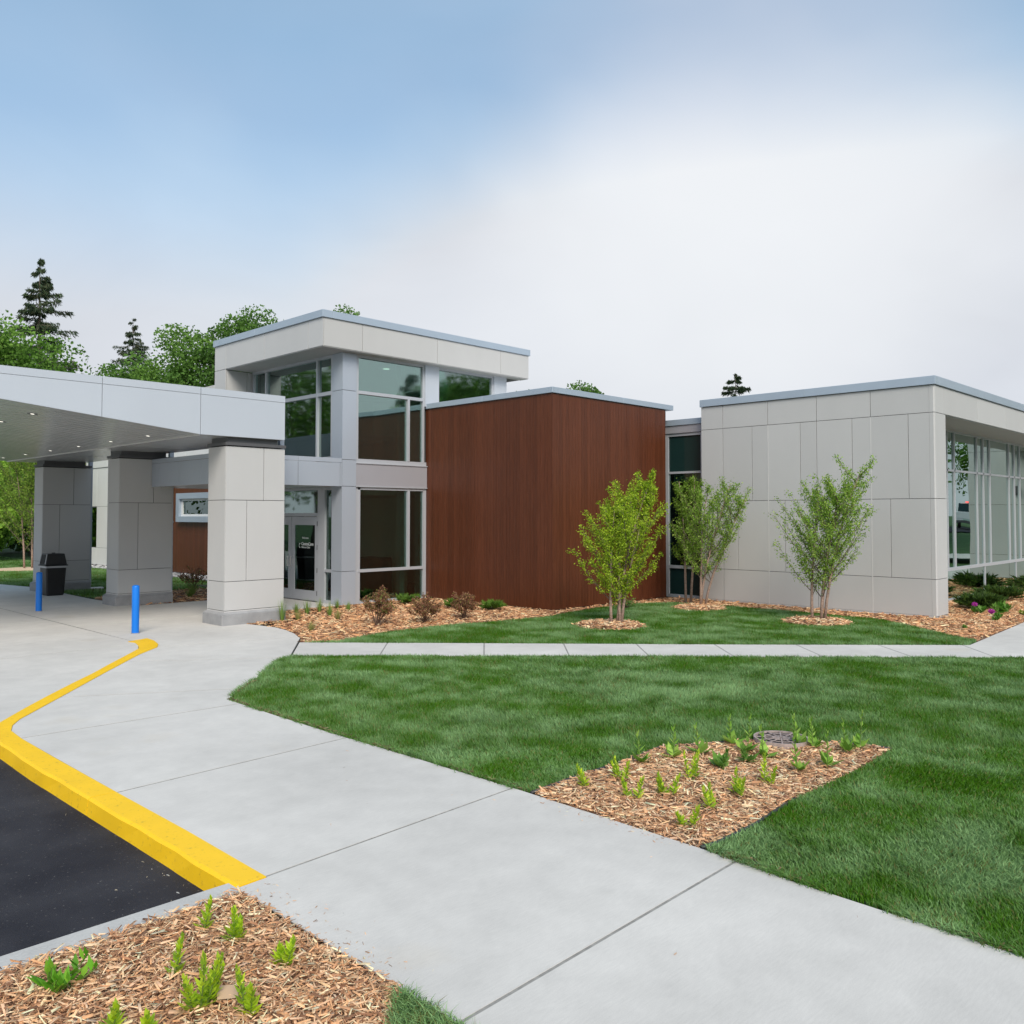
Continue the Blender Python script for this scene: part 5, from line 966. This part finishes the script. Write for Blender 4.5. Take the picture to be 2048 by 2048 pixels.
# trees behind the viewer's left and right, mirrored in the glass
GM = 'trees across the drive, seen mirrored in the windows'
for i, (x, y, h, w, lab) in enumerate([(-10, 53, 17, 12, 'leafy tree left of the drive, mirrored in the tower glass'), (-19, 60, 18, 12, 'taller leafy tree left of the drive, mirrored in the tower glass'), (-3, 62, 18, 12, 'leafy tree far up the drive, mirrored in the tower glass'), (-27, 50, 16, 11, 'leafy tree farthest left of the drive'), (-16, 40, 12, 9, 'leafy tree nearest on the left of the drive')]): broadleaf(x, y, 0, h, w, lab, BG2, 2300, 40+i, .12, .40, group=GM)
for i, (x, y, h, w, lab) in enumerate([(80, -2, 13, 10, 'leafy tree across the street behind the red building'), (92, -9, 15, 11, 'taller leafy tree across the street'), (74, -16, 12, 9, 'leafy tree across the street near the pickup'), (45, -11.5, 14, 9, 'leafy tree on the lawn to the right, outside the photo'), (53, -24, 14, 10, 'second leafy tree on the right lawn, outside the photo')]): broadleaf(x, y, height(np.array(x*1.), np.array(y*1.)).item(), h, w, lab, BG2, 5000, 50+i, .15, .38, group=GM)
conifer(70, 4.2, 1.3, 14, 5, 'dark spruce by the street, mirrored in the grey wing glass', 9, n=5000, ls=.45, group=GM); conifer(37.5, -10.5, 0, 12.0, 4.0, 'spruce on the right lawn, mirrored in the tower glass', 10, n=5000, ls=.3, group=GM)
# ================================================================== street, cars, red building (mirrored in the grey wing glass)
tag(G().add([(56, -60, 1.20), (78, -60, 1.20), (78, 30, 1.20), (56, 30, 1.20)], [(0, 1, 2, 3)]).build('street', 'asphalt'), kind='structure')
tag(G().add([(42, -60, .25), (44, -60, .38), (44, 3.3, .38), (42, 3.3, .25)], [(0, 1, 2, 3)]).build('pavement', 'concrete'), kind='structure')
rb = tag(empty('red_building', (92, 2, 1.2)), 'low dark red building with a shallow roof across the street', 'building')
B('wall', 'brickred', rb, 84, 98, -9, 12, 1.1, 4.4); G().add([(83.4, -9.6, 4.4), (98.6, -9.6, 4.4), (98.6, 12.6, 4.4), (83.4, 12.6, 4.4), (91, -6, 6.4), (91, 9, 6.4)], [(0,1,2,3), (0,4,1), (1,4,5,2), (2,5,3), (3,5,4,0)]).build('roof', 'shingle', rb)
for y in (-6, -1, 4, 9): B('window', 'glass_mirror', rb, 83.95, 84.0, y-.7, y+.7, 2.2, 3.4)
def vehicle(name, x, y, z, rz, label, paint, prof, W_, wb_, pickup):
    root = tag(empty(name, (x, y, z), rz=rz), label, 'pickup truck' if pickup else 'car'); T = Matrix.Translation((x, y, z))@Matrix.Rotation(rz, 4, 'Z')
    def put(g, nm_, m, par=root, bevel=0):   # geometry is in vehicle space, root carries the transform
        me = bpy.data.meshes.new(nm_); me.from_pydata(g.v, [], g.f); me.update(); bm = bmesh.new(); bm.from_mesh(me); bmesh.ops.recalc_face_normals(bm, faces=bm.faces[:])
        if bevel: bmesh.ops.bevel(bm, geom=bm.edges[:], offset=bevel, segments=2, affect='EDGES', clamp_overlap=True)
        bm.to_mesh(me); bm.free(); o = bpy.data.objects.new(nm_, me); COL.objects.link(o); o.parent = par; me.materials.append(M[m]); return o
    def ext(pts, w0, w1=None):
        n_ = len(pts); w1 = w1 or w0; return G().add([(a, -w0[i], b_) for i, (a, b_) in enumerate(pts)]+[(a, w0[i], b_) for i, (a, b_) in enumerate(pts)], [tuple(range(n_)), tuple(range(2*n_-1, n_-1, -1))]+[(i, (i+1) % n_, n_+(i+1) % n_, n_+i) for i in range(n_)])
    body = [p[:2] for p in prof]; put(ext(body, [W_]*len(body)), 'body', paint, bevel=.05)
    cab, glass = (([(-.4, 1.15), (-.25, 1.85), (1.2, 1.88), (1.95, 1.2)], [(-.42, 1.22), (-.27, 1.80), (1.25, 1.82), (1.98, 1.24)]) if pickup else ([(-1.6, .9), (-1.0, 1.42), (.4, 1.45), (1.3, .95)], [(-1.62, .93), (-1.02, 1.37), (.42, 1.39), (1.34, .96)]))
    put(ext(cab, [W_*.93, W_*.80, W_*.80, W_*.93]), 'cabin', paint, bevel=.04)
    put(ext([(a, b_) for a, b_ in glass], [W_*.84, W_*.70, W_*.70, W_*.84]), 'windscreen', 'glass_dark'); put(ext([(a*.88+.06, b_) for a, b_ in glass], [W_*.945, W_*.82, W_*.82, W_*.945]), 'side_window', 'black')
    for sx in (-wb_, wb_):
        for sy in (-1, 1):
            n_ = 18; r = .37; g = G(); g.add([(sx+r*math.cos(6.283*q/n_), sy*(W_-.02)-.12*s_*sy, r+r*math.sin(6.283*q/n_)) for s_ in (0, 1) for q in range(n_)], [(q, (q+1) % n_, n_+(q+1) % n_, n_+q) for q in range(n_)]+[tuple(range(n_)), tuple(range(2*n_-1, n_-1, -1))]); wh = put(g, 'wheel', 'rubber')
            g = G(); g.add([(sx+r*.55*math.cos(6.283*q/n_), sy*(W_+.0), r+r*.55*math.sin(6.283*q/n_)) for q in range(n_)], [tuple(range(n_))]); put(g, 'hubcap', 'metal', wh)
    bk = body[0][0]
    for sy in (-1, 1): put(G().box(bk-.03, bk+.05, sy*W_*.97-.09 if sy > 0 else -W_*.97, sy*W_*.97 if sy > 0 else -W_*.97+.09+.0, .75, 1.1), 'tail_light', 'taillight' if pickup else 'brickred'); 
    fr = max(a for a, b_ in body)
    for sy in (-1, 1): put(G().box(fr-.06, fr+.02, min(sy*W_*.6, sy*W_*.92), max(sy*W_*.6, sy*W_*.92), .62, .78), 'headlight', 'panel_light')
    put(G().box(bk-.10, bk+.05, -W_*.95, W_*.95, .42, .60), 'bumper', 'darkmetal', bevel=.02); put(G().box(bk-.115, bk-.102, -.16, .16, .60, .70), 'licence_plate', 'blind')
    if pickup: put(G().box(-.30, -.2, -.18, .18, 1.87, 1.92), 'brake_light', 'taillight'); put(G().box(bk-.012, bk-.001, -W_*.8, W_*.8, .72, 1.12), 'tailgate', paint)
PK = [(-2.7, .45), (-2.7, 1.18), (-.45, 1.18), (-.4, 1.2), (1.95, 1.22), (2.7, 1.1), (2.75, .5)]; CA = [(-2.2, .35), (-2.25, .85), (-1.6, .92), (1.3, .96), (2.1, .78), (2.2, .4)]
vehicle('pickup_truck', 67.8, -4.9, 1.22, math.radians(-12), 'white pickup truck with red tail lights on the street right of the clinic', 'carpaint_white', PK, .98, 1.75, True)
vehicle('parked_car', 8.2, 44.2, -.02, math.radians(70), 'dark blue car parked at the left edge behind the young birch', 'carpaint_blue', CA, .88, 1.35, False)
# small things
tag(G().add([(1.90, 3.70, .035), (1.98, 3.66, .028), (2.01, 3.73, .05), (1.93, 3.775, .056), (1.905, 3.705, .032), (1.985, 3.665, .025), (2.015, 3.735, .047), (1.935, 3.78, .053)], [(0,1,2,3), (7,6,5,4), (0,4,5,1), (1,5,6,2), (2,6,7,3), (3,7,4,0)]).build('card_scrap', 'card'), 'blank tan card scrap lying beside the bushiest lime plant', 'card')
print('objects', len(bpy.data.objects), 'tris', sum(len(p.vertices)-2 for o in COL.objects if o.type == 'MESH' and len(o.data.polygons) < 3000 for p in o.data.polygons)+sum(len(o.data.loops)-2*len(o.data.polygons) for o in COL.objects if o.type == 'MESH' and len(o.data.polygons) >= 3000))
